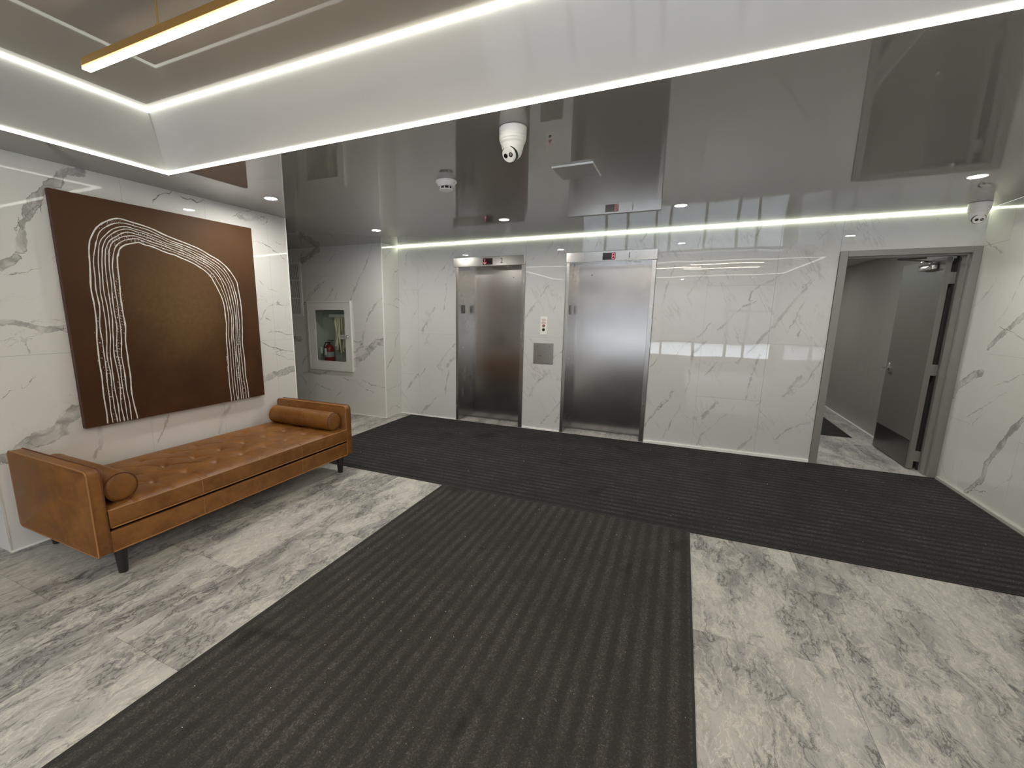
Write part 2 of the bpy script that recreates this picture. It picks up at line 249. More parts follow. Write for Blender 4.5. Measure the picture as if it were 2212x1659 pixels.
def canvas_mat():
    m = NT('brown_painted_canvas'); p = m.pos()
    sep = m.n('ShaderNodeSeparateXYZ'); m.l(p, sep.inputs[0])
    # paint lighter olive-brown in a patch near the middle and toward the top, darker towards the lower right
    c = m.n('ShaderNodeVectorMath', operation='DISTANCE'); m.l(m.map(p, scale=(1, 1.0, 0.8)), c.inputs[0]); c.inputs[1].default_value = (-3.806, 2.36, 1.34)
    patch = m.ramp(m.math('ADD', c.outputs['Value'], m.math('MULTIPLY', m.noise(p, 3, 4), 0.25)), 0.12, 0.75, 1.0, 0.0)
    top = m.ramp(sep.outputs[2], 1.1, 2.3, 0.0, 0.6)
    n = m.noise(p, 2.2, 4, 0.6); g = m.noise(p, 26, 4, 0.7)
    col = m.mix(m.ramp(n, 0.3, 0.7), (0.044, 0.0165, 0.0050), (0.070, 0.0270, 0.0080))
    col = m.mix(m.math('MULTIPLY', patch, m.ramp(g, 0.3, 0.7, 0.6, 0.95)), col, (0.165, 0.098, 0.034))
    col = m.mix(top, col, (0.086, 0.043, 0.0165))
    m.set(Base_Color=col, Roughness=0.62, Specular_IOR_Level=0.25)
    m.bump(m.noise(p, 500, 2), 0.15, 0.001)
    return m.m

def stretch(name, col, rough, ior, wave=0.03):
    m = NT(name); p = m.pos()
    n = m.noise(p, 0.6, 2)
    m.set(Base_Color=m.mix(n, tuple(c*0.97 for c in col), tuple(c*1.03 for c in col)), Roughness=rough, IOR=ior)
    m.bump(m.noise(p, 0.9, 1), wave, 0.05)
    return m.m

M = {}
M['marble'] = marble('white_veined_marble', (0.72, 0.71, 0.685), 0.16)
M['marble_back'] = marble('white_soft_veined_marble', (0.68, 0.68, 0.668), 0.12, True)
M['plaster'] = plain('wall_plaster', (0.60, 0.59, 0.56), 0.7)
M['grout'] = plain('grey_joint', (0.42, 0.41, 0.39), 0.8)
M['floor'] = floor_stone()
M['ceil'] = stretch('taupe_gloss_film', (0.285, 0.270, 0.248), 0.004, 1.66, 0.02)
M['panel'] = stretch('taupe_satin_panel', (0.28, 0.262, 0.24), 0.35, 1.5)
M['tray_top'] = stretch('taupe_gloss_film_upper', (0.36, 0.32, 0.275), 0.01, 1.17, 0.02)
M['tray_side'] = stretch('pale_satin_film', (0.50, 0.485, 0.46), 0.42, 1.35)
for n_ in M['tray_side'].node_tree.nodes:
    if n_.type == 'BSDF_PRINCIPLED': n_.inputs['Coat Weight'].default_value = 0.12; n_.inputs['Coat Roughness'].default_value = 0.015
M['strip'] = glow('led_diffuser', C_STRIP, E_STRIP)
M['strip_up'] = glow('led_diffuser_upper', C_STRIP, E_STRIP_UP)
M['cove'] = glow('led_cove_diffuser', (0.92, 1.0, 0.74), E_COVE)
M['pot'] = glow('downlight_lens', C_POT, E_POT)
M['corr_fill'] = glow('corridor_fill_glow', (0.98, 0.99, 0.95), 58.0)  # emission of the added corridor fill lights
M['lamp'] = glow('linear_lamp_diffuser', C_LAMP, E_LAMP)
M['lamp_spill'] = glow('linear_lamp_amber_spill', (1.0, 0.46, 0.08), 2.6)  # glow standing in for lens light on the housing side
M['white_metal'] = plain('white_enamel', (0.74, 0.75, 0.72), 0.35)
M['white_plastic'] = plain('white_plastic', (0.90, 0.87, 0.83), 0.38)
M['white_trim'] = plain('white_trim', (0.93, 0.93, 0.90), 0.3)
M['black'] = plain('black_gloss', (0.010, 0.010, 0.010), 0.15)
M['black_matte'] = plain('black_matte', (0.015, 0.014, 0.013), 0.6)
M['dark_wood'] = plain('dark_stained_wood', (0.016, 0.012, 0.010), 0.38, scale=60)
M['steel'] = steel('brushed_steel')
M['steel_door'] = steel('brushed_steel_door_skin', (0.43, 0.41, 0.395), 0.21, 'x', 0.05)
M['steel_h'] = steel('brushed_steel_header', (0.42, 0.40, 0.38), 0.22, 'x', 0.05)
M['steel_dark'] = steel('dark_steel_kick_plate', (0.17, 0.155, 0.14), 0.33)
M['chrome'] = plain('chrome', (0.70, 0.68, 0.64), 0.14, 1.0)
M['gold'] = plain('brushed_gold', (0.62, 0.40, 0.14), 0.34, 0.9)
M['leather'] = leather()
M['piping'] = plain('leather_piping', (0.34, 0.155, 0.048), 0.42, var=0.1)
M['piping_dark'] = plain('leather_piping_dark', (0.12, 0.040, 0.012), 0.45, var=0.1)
M['canvas'] = canvas_mat()
M['canvas_edge'] = plain('canvas_edge_maroon', (0.060, 0.022, 0.015), 0.6)
M['paint'] = plain('white_paint', (0.74, 0.72, 0.69), 0.4, bump=0.3)
M['grey_paint'] = plain('grey_door_frame_paint', (0.255, 0.245, 0.225), 0.42)
M['door_leaf'] = plain('grey_green_door_paint', (0.130, 0.128, 0.112), 0.42)
M['door_edge'] = plain('grey_door_edge_paint', (0.235, 0.225, 0.205), 0.45)
M['red'] = plain('extinguisher_red', (0.22, 0.012, 0.010), 0.3)
M['red_glow'] = glow('led_red', (1.0, 0.04, 0.10), 0.9)
M['display'] = plain('dark_display', (0.030, 0.012, 0.012), 0.12)
M['engrave'] = plain('engraved_dark', (0.10, 0.095, 0.09), 0.5)
M['red_ink'] = plain('red_ink', (0.35, 0.03, 0.03), 0.5)
M['hose'] = plain('canvas_hose', (0.78, 0.70, 0.54), 0.85, var=0.15, bump=0.5, scale=80)
M['cab_in'] = plain('cabinet_inside_grey', (0.52, 0.54, 0.50), 0.5)
M['tag_white'] = plain('tag_white', (0.75, 0.74, 0.72), 0.5)
M['label_grey'] = plain('label_grey', (0.30, 0.31, 0.33), 0.5)
M['mat_x'] = carpet('ribbed_mat_across', 1)
M['mat_y'] = carpet('ribbed_mat_along', 0, (0.041, 0.0375, 0.0340), (0.073, 0.0675, 0.0615))
M['rubber'] = plain('rubber_edge', (0.018, 0.017, 0.016), 0.7)
M['snow'] = plain('snow', (0.85, 0.87, 0.90), 0.8)
M['far'] = plain('far_buildings', (0.10, 0.10, 0.105), 0.9)
M['mullion'] = plain('dark_bronze_mullion', (0.10, 0.095, 0.09), 0.5)
M['salt'] = plain('salt_grain', (0.75, 0.73, 0.68), 0.7)
M['lens_grey'] = plain('lens_reflector', (0.42, 0.38, 0.38), 0.2, 0.6)

def corridor_wall():
    m = NT('grey_wood_laminate'); p = m.pos()
    g = m.noise(m.map(p, scale=(14, 14, 1.1)), 1.6, 4)
    m.set(Base_Color=m.mix(g, (0.26, 0.245, 0.225), (0.36, 0.34, 0.31)), Roughness=0.30, IOR=1.5)
    return m.m
M['laminate'] = corridor_wall()
def glass_mat():
    m = NT('clear_glass')
    tr = m.n('ShaderNodeBsdfTransparent'); tr.inputs[0].default_value = (0.93, 0.96, 0.94, 1)
    gl = m.n('ShaderNodeBsdfGlossy'); gl.inputs['Roughness'].default_value = 0.01
    fr = m.n('ShaderNodeLayerWeight'); fr.inputs[0].default_value = 0.5
    f5 = m.math('ADD', m.math('MULTIPLY', m.math('POWER', fr.outputs['Facing'], 5.0), 0.7), 0.03)
    mx = m.n('ShaderNodeMixShader'); m.l(f5, mx.inputs[0]); m.l(tr.outputs[0], mx.inputs[1]); m.l(gl.outputs[0], mx.inputs[2])
    m.l(mx.outputs[0], m.out.inputs[0])
    return m.m
M['glass'] = glass_mat()

# ------------------------------------------------------------------ geometry helpers
def link(name, me, mat, parent=None, kind=None):
    o = bpy.data.objects.new(name, me); COL.objects.link(o)
    if mat is not None and len(me.materials) == 0:
        for mm in (mat if isinstance(mat, (list, tuple)) else [mat]): me.materials.append(mm)
    if parent is not None: o.parent = parent
    if kind: o['kind'] = kind
    return o
def bmo(name, bm, mat, parent=None, kind=None, smooth=False):
    me = bpy.data.meshes.new(name); bm.to_mesh(me); bm.free()
    if smooth:
        for p in me.polygons: p.use_smooth = True
    return link(name, me, mat, parent, kind)
def empty(name, loc=(0, 0, 0), parent=None, kind=None):
    o = bpy.data.objects.new(name, None); COL.objects.link(o); o.location = loc
    o.empty_display_size = 0.1
    if parent: o.parent = parent
    if kind: o['kind'] = kind
    return o
def tag(o, label, cat, group=None):
    o['label'] = label; o['category'] = cat
    if group: o['group'] = group
    return o
def box(bm, x0, x1, y0, y1, z0, z1, bev=0.0, seg=2):
    v = [bm.verts.new(p) for p in ((x0,y0,z0),(x1,y0,z0),(x1,y1,z0),(x0,y1,z0),(x0,y0,z1),(x1,y0,z1),(x1,y1,z1),(x0,y1,z1))]
    f = [bm.faces.new([v[i] for i in q]) for q in ((3,2,1,0),(4,5,6,7),(0,1,5,4),(1,2,6,5),(2,3,7,6),(3,0,4,7))]
    if bev:
        es = list({e for q in f for e in q.edges})
        bmesh.ops.bevel(bm, geom=es, offset=bev, segments=seg, affect='EDGES', profile=0.6)
def boxo(name, b, mat, parent=None, bev=0.0, kind=None, seg=2):
    bm = bmesh.new(); box(bm, *b, bev=bev, seg=seg)
    return bmo(name, bm, mat, parent, kind, smooth=False)
def frame_axes(d):
    d = Vector(d).normalized()
    a = Vector((0, 0, 1)) if abs(d.z) < 0.9 else Vector((1, 0, 0))
    u = d.cross(a).normalized(); return u, d.cross(u).normalized()
def ring(bm, c, u, w, r, n, rw=None):
    return [bm.verts.new(Vector(c) + u*math.cos(2*math.pi*i/n)*r + w*math.sin(2*math.pi*i/n)*(rw or r)) for i in range(n)]
def lathe(bm, base, axis, prof, n=28, cap=True):
    """prof: list of (distance along axis, radius)"""
    u, w = frame_axes(axis); d = Vector(axis).normalized(); rs = []
    for t, r in prof: rs.append(ring(bm, Vector(base)+d*t, u, w, max(r, 1e-5), n))
    for a, b in zip(rs, rs[1:]):
        for i in range(n): bm.faces.new((a[i], a[(i+1) % n], b[(i+1) % n], b[i]))
    if cap:
        bm.faces.new(rs[0][::-1]); bm.faces.new(rs[-1])
def tube(bm, pts, r, n=8, closed=False, flat=None):
    pts = [Vector(p) for p in pts]; rs = []; m = len(pts)
    prev = None
    for i, p in enumerate(pts):
        if closed: d = pts[(i+1) % m]-pts[i-1]
        else: d = pts[min(i+1, m-1)]-pts[max(i-1, 0)]
        if d.length < 1e-9: d = Vector((0, 0, 1))
        d.normalize()
        if prev is None: u, w = frame_axes(d)
        else:
            u = (prev - d*prev.dot(d)).normalized(); w = d.cross(u)
        prev = u
        rr = r[i] if isinstance(r, (list, tuple)) else r
        rs.append([bm.verts.new(p + u*math.cos(2*math.pi*k/n)*rr + w*math.sin(2*math.pi*k/n)*rr) for k in range(n)])
    for i in range(m if closed else m-1):
        a, b = rs[i], rs[(i+1) % m]
        for k in range(n): bm.faces.new((a[k], a[(k+1) % n], b[(k+1) % n], b[k]))
    if not closed: bm.faces.new(rs[0][::-1]); bm.faces.new(rs[-1])
def fix(o):
    bm = bmesh.new(); bm.from_mesh(o.data); bmesh.ops.recalc_face_normals(bm, faces=bm.faces); bm.to_mesh(o.data); bm.free(); return o
def smooth(o, ang=40):
    me = o.data; fix(o)
    me.polygons.foreach_set('use_smooth', [True]*len(me.polygons))
    me.set_sharp_from_angle(angle=math.radians(ang)); return o
def text(name, s, size, loc, rot, mat, parent, ext=0.0008, sx=1.0):
    c = bpy.data.curves.new('t', 'FONT'); c.body = s; c.size = size; c.extrude = ext; c.align_x = 'CENTER'; c.align_y = 'CENTER'
    o = bpy.data.objects.new('t', c); COL.objects.link(o)
    dg = bpy.context.evaluated_depsgraph_get(); me = bpy.data.meshes.new_from_object(o.evaluated_get(dg))
    bpy.data.objects.remove(o); me.name = name; me.materials.clear()
    me.transform(Matrix.Translation(loc) @ rot.to_4x4() @ Matrix.Diagonal((sx, 1, 1, 1)))
    return link(name, me, mat, parent)
R_BACK = Matrix.Rotation(math.radians(90), 3, 'X')                       # reads from -y
R_PX = Matrix.Rotation(math.radians(90), 3, 'Z') @ Matrix.Rotation(math.radians(90), 3, 'X')   # reads from +x

# ------------------------------------------------------------------ veined wall tiles
def vein_fields(P, veins):
    """P: (n,2) points on the wall. Signed / unsigned distance to the nearest thin vein and d/h to the nearest band."""
    n = len(P); lu = np.full(n, 9.0); ls = np.full(n, 9.0); lh = np.full(n, 0.004); lk = np.zeros(n); bn = np.full(n, 9.0)
    for kind, h, pts in veins:
        q = np.array(pts); bd = np.full(n, 9.0); bs = np.full(n, 9.0)
        for a, b in zip(q[:-1], q[1:]):
            ab = b-a; L2 = max(float(ab@ab), 1e-9)
            t = np.clip(((P-a)@ab)/L2, 0, 1); c = a+t[:, None]*ab; d = np.hypot(*(P-c).T)
            sg = np.sign(ab[0]*(P[:, 1]-a[1])-ab[1]*(P[:, 0]-a[0])); sg[sg == 0] = 1
            k = d < bd; bd = np.where(k, d, bd); bs = np.where(k, d*sg, bs)
        if kind == 'b': bn = np.minimum(bn, bd/h)
        else:
            k = bd < lu; lu = np.where(k, bd, lu); ls = np.where(k, bs, ls)
            lh = np.where(k, h*(1.15 if kind == 's' else 0.85), lh); lk = np.where(k, 0.42 if kind == 's' else 0.85, lk)
    return dict(ls=ls, lu=lu, lh=lh, lk=lk, bn=bn)
def to3(axis, c, a, b): return (c, a, b) if axis == 'x' else (a, c, b)
def veined_tile(parent, axis, c, sgn, a0, a1, b0, b1, veins, mat, hole=None, step=0.022, th=0.010):
    g = 0.0007; a0 += g; a1 -= g; b0 += g; b1 -= g
    na = max(1, int(round((a1-a0)/step))); nb = max(1, int(round((b1-b0)/step)))
    A = np.linspace(a0, a1, na+1); B = np.linspace(b0, b1, nb+1)
    P = np.array([(a, b) for b in B for a in A]); F = vein_fields(P, veins)
    verts = [to3(axis, c, a, b) for a, b in P]; faces = []; k = na+1
    for j in range(nb):
        for i in range(na):
            if hole:
                x, z = (A[i]+A[i+1])/2, (B[j]+B[j+1])/2
                if hole[0] < x < hole[1] and hole[2] < z < hole[3]: continue
            q = (j*k+i, j*k+i+1, (j+1)*k+i+1, (j+1)*k+i); faces.append(q if sgn > 0 else q[::-1])
    cut = bool(hole) and a0 < hole[1] and a1 > hole[0] and b0 < hole[3] and b1 > hole[2]
    nv = len(verts); cb = c - th*(1 if axis == 'x' and sgn > 0 else -1)
    cs = [0, na, nb*k+na, nb*k]
    verts += [to3(axis, cb, P[i][0], P[i][1]) for i in cs]
    edges = [list(range(0, na+1)), [j*k+na for j in range(nb+1)], [nb*k+i for i in range(na, -1, -1)], [j*k for j in range(nb, -1, -1)]]
    for s, e in enumerate(edges):
        if cut and s in (1, 3) and hole[0] < (A[-1] if s == 1 else A[0]) < hole[1]: continue
        if cut and s in (0, 2) and hole[2] < (B[0] if s == 0 else B[-1]) < hole[3]: continue
        f = e + [nv+(s+1) % 4, nv+s]; faces.append(f[::-1] if sgn > 0 else f)
    me = bpy.data.meshes.new('tile'); me.from_pydata(verts, [], faces)
    for nm, arr in F.items():
        at = me.attributes.new(nm, 'FLOAT', 'POINT'); vals = np.concatenate([arr, np.full(4, 9.0 if nm in ('ls', 'lu', 'bn') else 0.004)])
        at.data.foreach_set('value', vals.astype(np.float32))
    me.update()
    return link('tile', me, mat, parent)

# -- left wall (carries the painting)
wl = empty('wall_left', kind='structure')
boxo('core', (-7.0, XL-0.010, YL0+0.010, YL1-0.010, 0.0, H), M['grout'], wl)
ye = [YL0, 2.02, 2.65, 3.28, YL1]
for a, b in zip(ye, ye[1:]):
    for z0, z1 in ((0.0, 1.265), (1.265, H)):
        veined_tile(wl, 'x', XL, 1, a, b, z0, z1, VEINS['left'], M['marble'])
for x0, x1 in ((-4.47, XL), (-5.10, -4.47), (-5.73, -5.10), (-6.36, -5.73), (-7.0, -6.36)):
    for z0, z1 in ((0.0, 1.265), (1.265, H)):
        veined_tile(wl, 'y', YL0, 1, x0, x1, z0, z1, [], M['marble'], step=0.3)
        bm = bmesh.new(); box(bm, x0+.001, x1-.001, YL1-0.010, YL1, z0+.001, z1-.001); bmo('tile', bm, M['marble'], wl)

# -- recess wall with the hose cabinet, and its short return
CAB = (-5.300, -4.525, 0.71, 1.675)
wr = empty('wall_recess', kind='structure')
bm = bmesh.new()
box(bm, -7.0, CAB[0], YH+0.010, YB+0.3, 0, H); box(bm, CAB[1], XH-0.010, YH+0.010, YB+0.3, 0, H)
box(bm, CAB[0], CAB[1], YH+0.010, YB+0.3, 0, CAB[2]); box(bm, CAB[0], CAB[1], YH+0.010, YB+0.3, CAB[3], H)
box(bm, CAB[0], CAB[1], YB-0.02, YB+0.3, CAB[2], CAB[3])
bmo('core', bm, M['grout'], wr)
for x0, x1, zs in ((-4.755, XH, (0, 1.257, H)), (-5.385, -4.755, (0, 0.82, 2.085, H)), (-6.015, -5.385, (0, 1.257, H)), (-6.645, -6.015, (0, 0.82, 2.085, H)), (-7.0, -6.645, (0, 1.257, H))):
    for z0, z1 in zip(zs, zs[1:]):
        veined_tile(wr, 'y', YH, 1, x0, x1, z0, z1, VEINS['recess'], M['marble'], hole=CAB)
for z0, z1 in ((0, 1.257), (1.257, H)):
    veined_tile(wr, 'x', XH, 1, YH, YB, z0, z1, VEINS['return'], M['marble'])

# -- elevator wall
wb = empty('wall_back', kind='structure')
E1 = (-2.940, -1.915, 2.305); E2 = (-1.382, -0.326, 2.305); DR = (1.366, 2.395, 2.192)
bm = bmesh.new()
y0, y1 = YB+0.010, YB+0.30
box(bm, XH-0.010, E1[0]+.012, y0, y1, 0, H); box(bm, E1[1]-.012, E2[0]+.012, y0, y1, 0, H); box(bm, E2[1]-.012, DR[0]+.012, y0, y1, 0, H)
box(bm, E1[0]+.012, E1[1]-.012, y0, y1, 2.19, H); box(bm, E2[0]+.012, E2[1]-.012, y0, y1, 2.19, H); box(bm, DR[0]+.012, XR+.25, y0, y1, DR[2]-.01, H)
bmo('core', bm, M['grout'], wb)
cols = [((XH, -3.567), (0, 0.633, 1.885, H)), ((-3.567, E1[0]), (0, 1.250, H)), (E1[:2], (2.20, H)), ((E1[1], E2[0]), (0, 1.254, H)),
        (E2[:2], (2.20, H)), ((E2[1], 0.219), (0, 1.254, H)), ((0.219, 0.856), (0, 0.630, 1.880, H)), ((0.856, DR[0]), (0, 1.258, H)), (DR[:2], (2.165, H))]
for (x0, x1), zs in cols:
    for z0, z1 in zip(zs, zs[1:]):
        veined_tile(wb, 'y', YB, 1, x0, x1, z0, z1, VEINS['back'], M['marble_back'])

# -- right wall
wq = empty('wall_right', kind='structure')
boxo('core', (XR+0.010, XR+0.25, YF, YB+0.01, 0, H), M['grout'], wq)
e = [YB, 5.235, 4.605, 3.975, 3.345, 2.715, 2.085, 1.455, 0.825, 0.195, -0.435, -1.065, -1.695, -2.325, YF]
for i, (b, a) in enumerate(zip(e, e[1:])):
    zs = (0, 1.255, H) if i % 2 else (0, 0.63, 2.19, H)
    for z0, z1 in zip(zs, zs[1:]):
        veined_tile(wq, 'x', XR, -1, a, b, z0, z1, VEINS['right'], M['marble'], step=0.022 if b > 2.5 else 0.3)

# -- far left end of the lobby and the wall behind the camera, with its shop-front windows
wv = empty('wall_side', kind='structure')
boxo('core', (-7.25, -7.0, YF-0.2, YB+0.3, 0, H), M['plaster'], wv)
wf = empty('wall_front', kind='structure')
bm = bmesh.new()
box(bm, -7.25, -3.1, YF-0.2, YF, 0, H); box(bm, -3.1, XR+0.25, YF-0.2, YF, 0, 0.38); box(bm, -3.1, XR+0.25, YF-0.2, YF, 2.22, H)
box(bm, 2.30, XR+0.25, YF-0.2, YF, 0.38, 2.22)
bmo('core', bm, M['plaster'], wf)
wn = empty('window_1', (-0.4, YF, 0.38), kind='structure')
for x in (-3.08, -2.35, -1.72, -0.92, -0.55, 0.35, 1.15, 1.62, 2.27):
    boxo('mullion', (x-0.035+0.4, x+0.035+0.4, -0.12, -0.04, 0, 1.84), M['mullion'], wn)
boxo('transom', (-2.66, 2.67, -0.12, -0.04, 1.26, 1.33), M['mullion'], wn)

# -- floor
fl = empty('floor', kind='structure')
boxo('screed', (-7.25, 4.2, YF-0.2, 10.2, -0.15, -0.010), M['grout'], fl)
bm = bmesh.new(); box(bm, 0.0007, 0.6293, 0.0007, 1.2593, -0.010, 0.0)
tm = bpy.data.meshes.new('tile'); bm.to_mesh(tm); bm.free(); tm.materials.append(M['floor'])
for k in range(-13, 3):
    x = 0.78+0.63*k
    for j in range(-4, 8):
        y = (0.97 if k % 2 else 0.35)+1.26*j
        if y > 10 or (y > 5.4 and x < 0.1) or x < -7.1: continue
        if y > 5.4 and x > 2.4: continue
        o = link('tile', tm, None, fl); o.location = (x, y, 0)

# -- ceiling: glossy stretched film with a tray cut out
T0 = (-3.4075, 2.03, -1.25, 2.1026)      # opening at the lower level
T1 = (-3.290, 1.912, -1.096, 1.949)      # upper level
HT = 2.85
ce = empty('ceiling', kind='structure')
bm = bmesh.new()
def quad(bm, *p): bm.faces.new([bm.verts.new(q) for q in p])
for x0, x1, ya, yb in ((-7.0, XR, T0[3], YB), (-7.0, XR, YF, T0[2]), (-7.0, T0[0], T0[2], T0[3]), (T0[1], XR, T0[2], T0[3])):
    box(bm, x0, x1, ya, yb, H, H+0.012)
bmo('lower_film', bm, M['ceil'], ce)
bm = bmesh.new(); quad(bm, (T1[0], T1[2], HT), (T1[0], T1[3], HT), (T1[1], T1[3], HT), (T1[1], T1[2], HT))
bmo('upper_film', bm, M['tray_top'], ce)
def side(p0, p1, q0, q1):
    bm = bmesh.new(); quad(bm, (*p0, H), (*p1, H), (*q1, HT), (*q0, HT)); return bmo('side_film', bm, M['tray_side'], ce)
a, b, c_, d_ = T0; A_, B_, C_, D_ = T1
side((a, d_), (b, d_), (A_, D_), (B_, D_)); side((b, c_), (a, c_), (B_, C_), (A_, C_))
side((a, c_), (a, d_), (A_, C_), (A_, D_)); side((b, d_), (b, c_), (B_, D_), (B_, C_))
for (x_, y_), (X_, Y_) in (((a, d_), (A_, D_)), ((b, d_), (B_, D_)), ((a, c_), (A_, C_)), ((b, c_), (B_, C_))):
    bm = bmesh.new(); tube(bm, [(x_, y_, H+.012), (X_, Y_, HT-.012)], .0022, 6); bmo('corner_seam', bm, M['grout'], ce)
boxo('slab', (-7.25, 4.2, YF-0.2, 10.2, 2.95, 3.05), M['plaster'], ce)

# -- LED profiles
def strip(x0, x1, ya, yb, z0, z1, mat, label, group):
    o = boxo('led_strip', (x0, x1, ya, yb, z0, z1), mat); tag(o, label, 'light strip', group); return o
w = 0.019; g1 = 'glowing light strips around the ceiling tray'
strip(a-w*.5, b+w*.5, d_-w*.5, d_+w*.5, H-.006, H+.010, M['strip'], 'long lower light strip of the ceiling tray, running parallel to the elevator wall', g1)
strip(a-w*.5, a+w*.5, c_, d_-w*.5, H-.006, H+.010, M['strip'], 'lower light strip of the ceiling tray on the side above the brown painting', g1)
strip(a-w*.5, b+w*.5, c_-w*.5, c_+w*.5, H-.006, H+.010, M['strip'], 'lower light strip of the ceiling tray on the window side, behind the camera', g1)
strip(b-w*.5, b+w*.5, c_, d_-w*.5, H-.006, H+.010, M['strip'], 'lower light strip of the ceiling tray next to the right wall, overhead', g1)
w = 0.019
strip(A_-w*.3, B_+w*.3, D_-w*.8, D_+w*.2, HT-.020, HT-.002, M['strip_up'], 'long upper light strip inside the ceiling tray, parallel to the elevator wall', g1)
strip(A_-w*.2, A_+w*.8, C_, D_-w*.8, HT-.020, HT-.002, M['strip_up'], 'upper light strip inside the ceiling tray on the painting side', g1)
strip(A_-w*.3, B_+w*.3, C_-w*.2, C_+w*.8, HT-.020, HT-.002, M['strip_up'], 'upper light strip inside the ceiling tray on the window side, behind the camera', g1)
strip(B_-w*.8, B_+w*.2, C_, D_-w*.8, HT-.020, HT-.002, M['strip_up'], 'upper light strip inside the ceiling tray next to the right wall, overhead', g1)
strip(XH+.004, XR-.004, YB-.008, YB-.001, H-.0085, H-.0015, M['cove'], 'thin glowing light strip where the elevator wall meets the ceiling', None)

# -- metal corner trims and base trims
def trim(n, b, mat=None): boxo('trim_%d' % n, b, mat or M['white_trim'], kind='structure')
trim(1, (XL-.012, XL+.003, YL1-.010, YL1+.003, 0.0, H-.001))
trim(2, (XL-.008, XL+.003, YL0-.003, YL0+.008, 0.0, H-.001), M['plaster'])
trim(3, (XH-.009, XH+.003, YH-.003, YH+.009, 0.0, H-.001))
def base(side_, b, mat=None): boxo('baseboard_'+side_, b, mat or M['white_trim'], bev=0.003, kind='structure')
base('back_left', (XH, E1[0]-.004, YB-.012, YB, 0.0, 0.014))
base('back_middle', (E1[1]+.004, E2[0]-.004, YB-.016, YB, 0.0, 0.022))
base('back_right', (E2[1]+.004, DR[0]-.004, YB-.020, YB, 0.0, 0.032))
base('right', (XR-.020, XR, YF, YB-.05, 0.0, 0.030), plain('satin_trim', (0.50, 0.49, 0.45), 0.35))
base('left', (XL, XL+.010, YL0, YL1, 0.0, 0.012))
base('recess', (-7.0, XH, YH-.008, YH, 0.0, 0.010))

# ------------------------------------------------------------------ elevators
def elevator(x0, x1, digits, arrow, engr, label, hx0, hx1, door_dot):
    t = empty('elevator_entrance', (0, 0, 0))
    tag(t, label, 'elevator', 'elevators in the back wall')
    yo, yi = YB-0.008, YB+0.285
    jl, jr = x0+0.040, x1-0.048
    hz = 2.183
    for s, (p, q, inner) in enumerate(((x0, jl, 1), (jr, x1, 0))):
        bm = bmesh.new(); box(bm, p, q, yo, yi, 0.001, hz, bev=0.002)
        j = bmo('jamb', bm, M['steel'], t)
        if s == 0:
            pl = boxo('floor_plate', (jl, jl+0.004, YB+0.085, YB+0.195, 1.550, 1.668), M['black'], j)
            pl['label'] = 'black floor number plate'
            text('number', '1', 0.105, (jl+0.0048, YB+0.145, 1.607), R_PX, M['tag_white'], j, sx=0.8)
    bm = bmesh.new(); box(bm, hx0, hx1, YB-0.022, YB+0.03, hz, 2.303, bev=0.003)
    h = bmo('header', bm, M['steel_h'], t)
    bm = bmesh.new(); box(bm, x0+.01, x1-.01, YB+0.03, yi, hz, hz+.06); bmo('header_soffit', bm, M['steel'], t)
    yh = YB-0.022
    cx = {'2': (-2.5145, -2.376), '1': (-0.940, -0.790)}[engr]
    boxo('display', (cx[0], cx[1], yh-.0015, yh+.001, 2.200, 2.282), M['display'], h)
    def seg7(cx_, cz, w, hh, on, tck=0.0045):
        bm = bmesh.new(); f = yh-.0025; g = yh-.0010
        S_ = {'a': (cx_-w, cx_+w, cz+hh-tck, cz+hh), 'd': (cx_-w, cx_+w, cz-hh, cz-hh+tck), 'g': (cx_-w, cx_+w, cz-tck/2, cz+tck/2),
              'f': (cx_-w, cx_-w+tck, cz, cz+hh), 'b': (cx_+w-tck, cx_+w, cz, cz+hh), 'e': (cx_-w, cx_-w+tck, cz-hh, cz), 'c': (cx_+w-tck, cx_+w, cz-hh, cz)}
        for k in on: p, q, r, s = S_[k]; box(bm, p, q, f, g, r, s)
        return bm
    if digits: bmo('digit', seg7(cx[1]-0.026, 2.241, 0.015, 0.031, digits), M['red_glow'], h)
    if arrow:
        bm = bmesh.new(); c0 = cx[0]+0.026
        box(bm, c0-.0025, c0+.0025, yh-.0025, yh-.001, 2.208, 2.272)
        for s in (-1, 1):
            tube(bm, [(c0+s*.022, yh-.0018, 2.232), (c0, yh-.0018, 2.207)], 0.0027, 6)
        bmo('arrow', bm, M['red_glow'], h)
    text('numeral', engr, 0.092, ((-2.247 if engr == '2' else -0.632), yh-.0006, 2.242), R_BACK, M['engrave'], h, sx=0.8)
    for dx in (-2.168 if engr == '2' else -0.556, hx0+0.228):
        for z in (2.212, 2.272):
            bm = bmesh.new(); lathe(bm, (dx, yh-.002, z), (0, 1, 0), [(0, .003), (.003, .004)], 8); bmo('screw', bm, M['engrave'], h)
    # door skin, slightly dished panel
    bm = bmesh.new(); box(bm, jl-.02, jr+.02, YB+0.283, YB+0.318, 0.006, hz+.03)
    d = bmo('door_panel', bm, M['steel_door'], t)
    bm = bmesh.new(); lathe(bm, (door_dot, YB+0.284, 2.050), (0, -1, 0), [(0, .009), (.002, .008)], 14); bmo('key_hole', bm, M['black'], d)
    bm = bmesh.new(); box(bm, jl-.01, jr+.01, YB+0.262, YB+0.283, 0.0, 0.010); bmo('sill_track', bm, M['engrave'], t)
    return t
elevator(E1[0]+.004, E1[1]-.004, None, True, '2', 'left elevator of the two, its header showing a red down arrow beside an engraved 2', -2.972, -1.928, -2.184)
elevator(E2[0]+.004, E2[1]-.004, 'afgedcb', False, '1', 'right elevator of the two, its header showing a red digit and an engraved 1', -1.380, -0.324, -1.110)

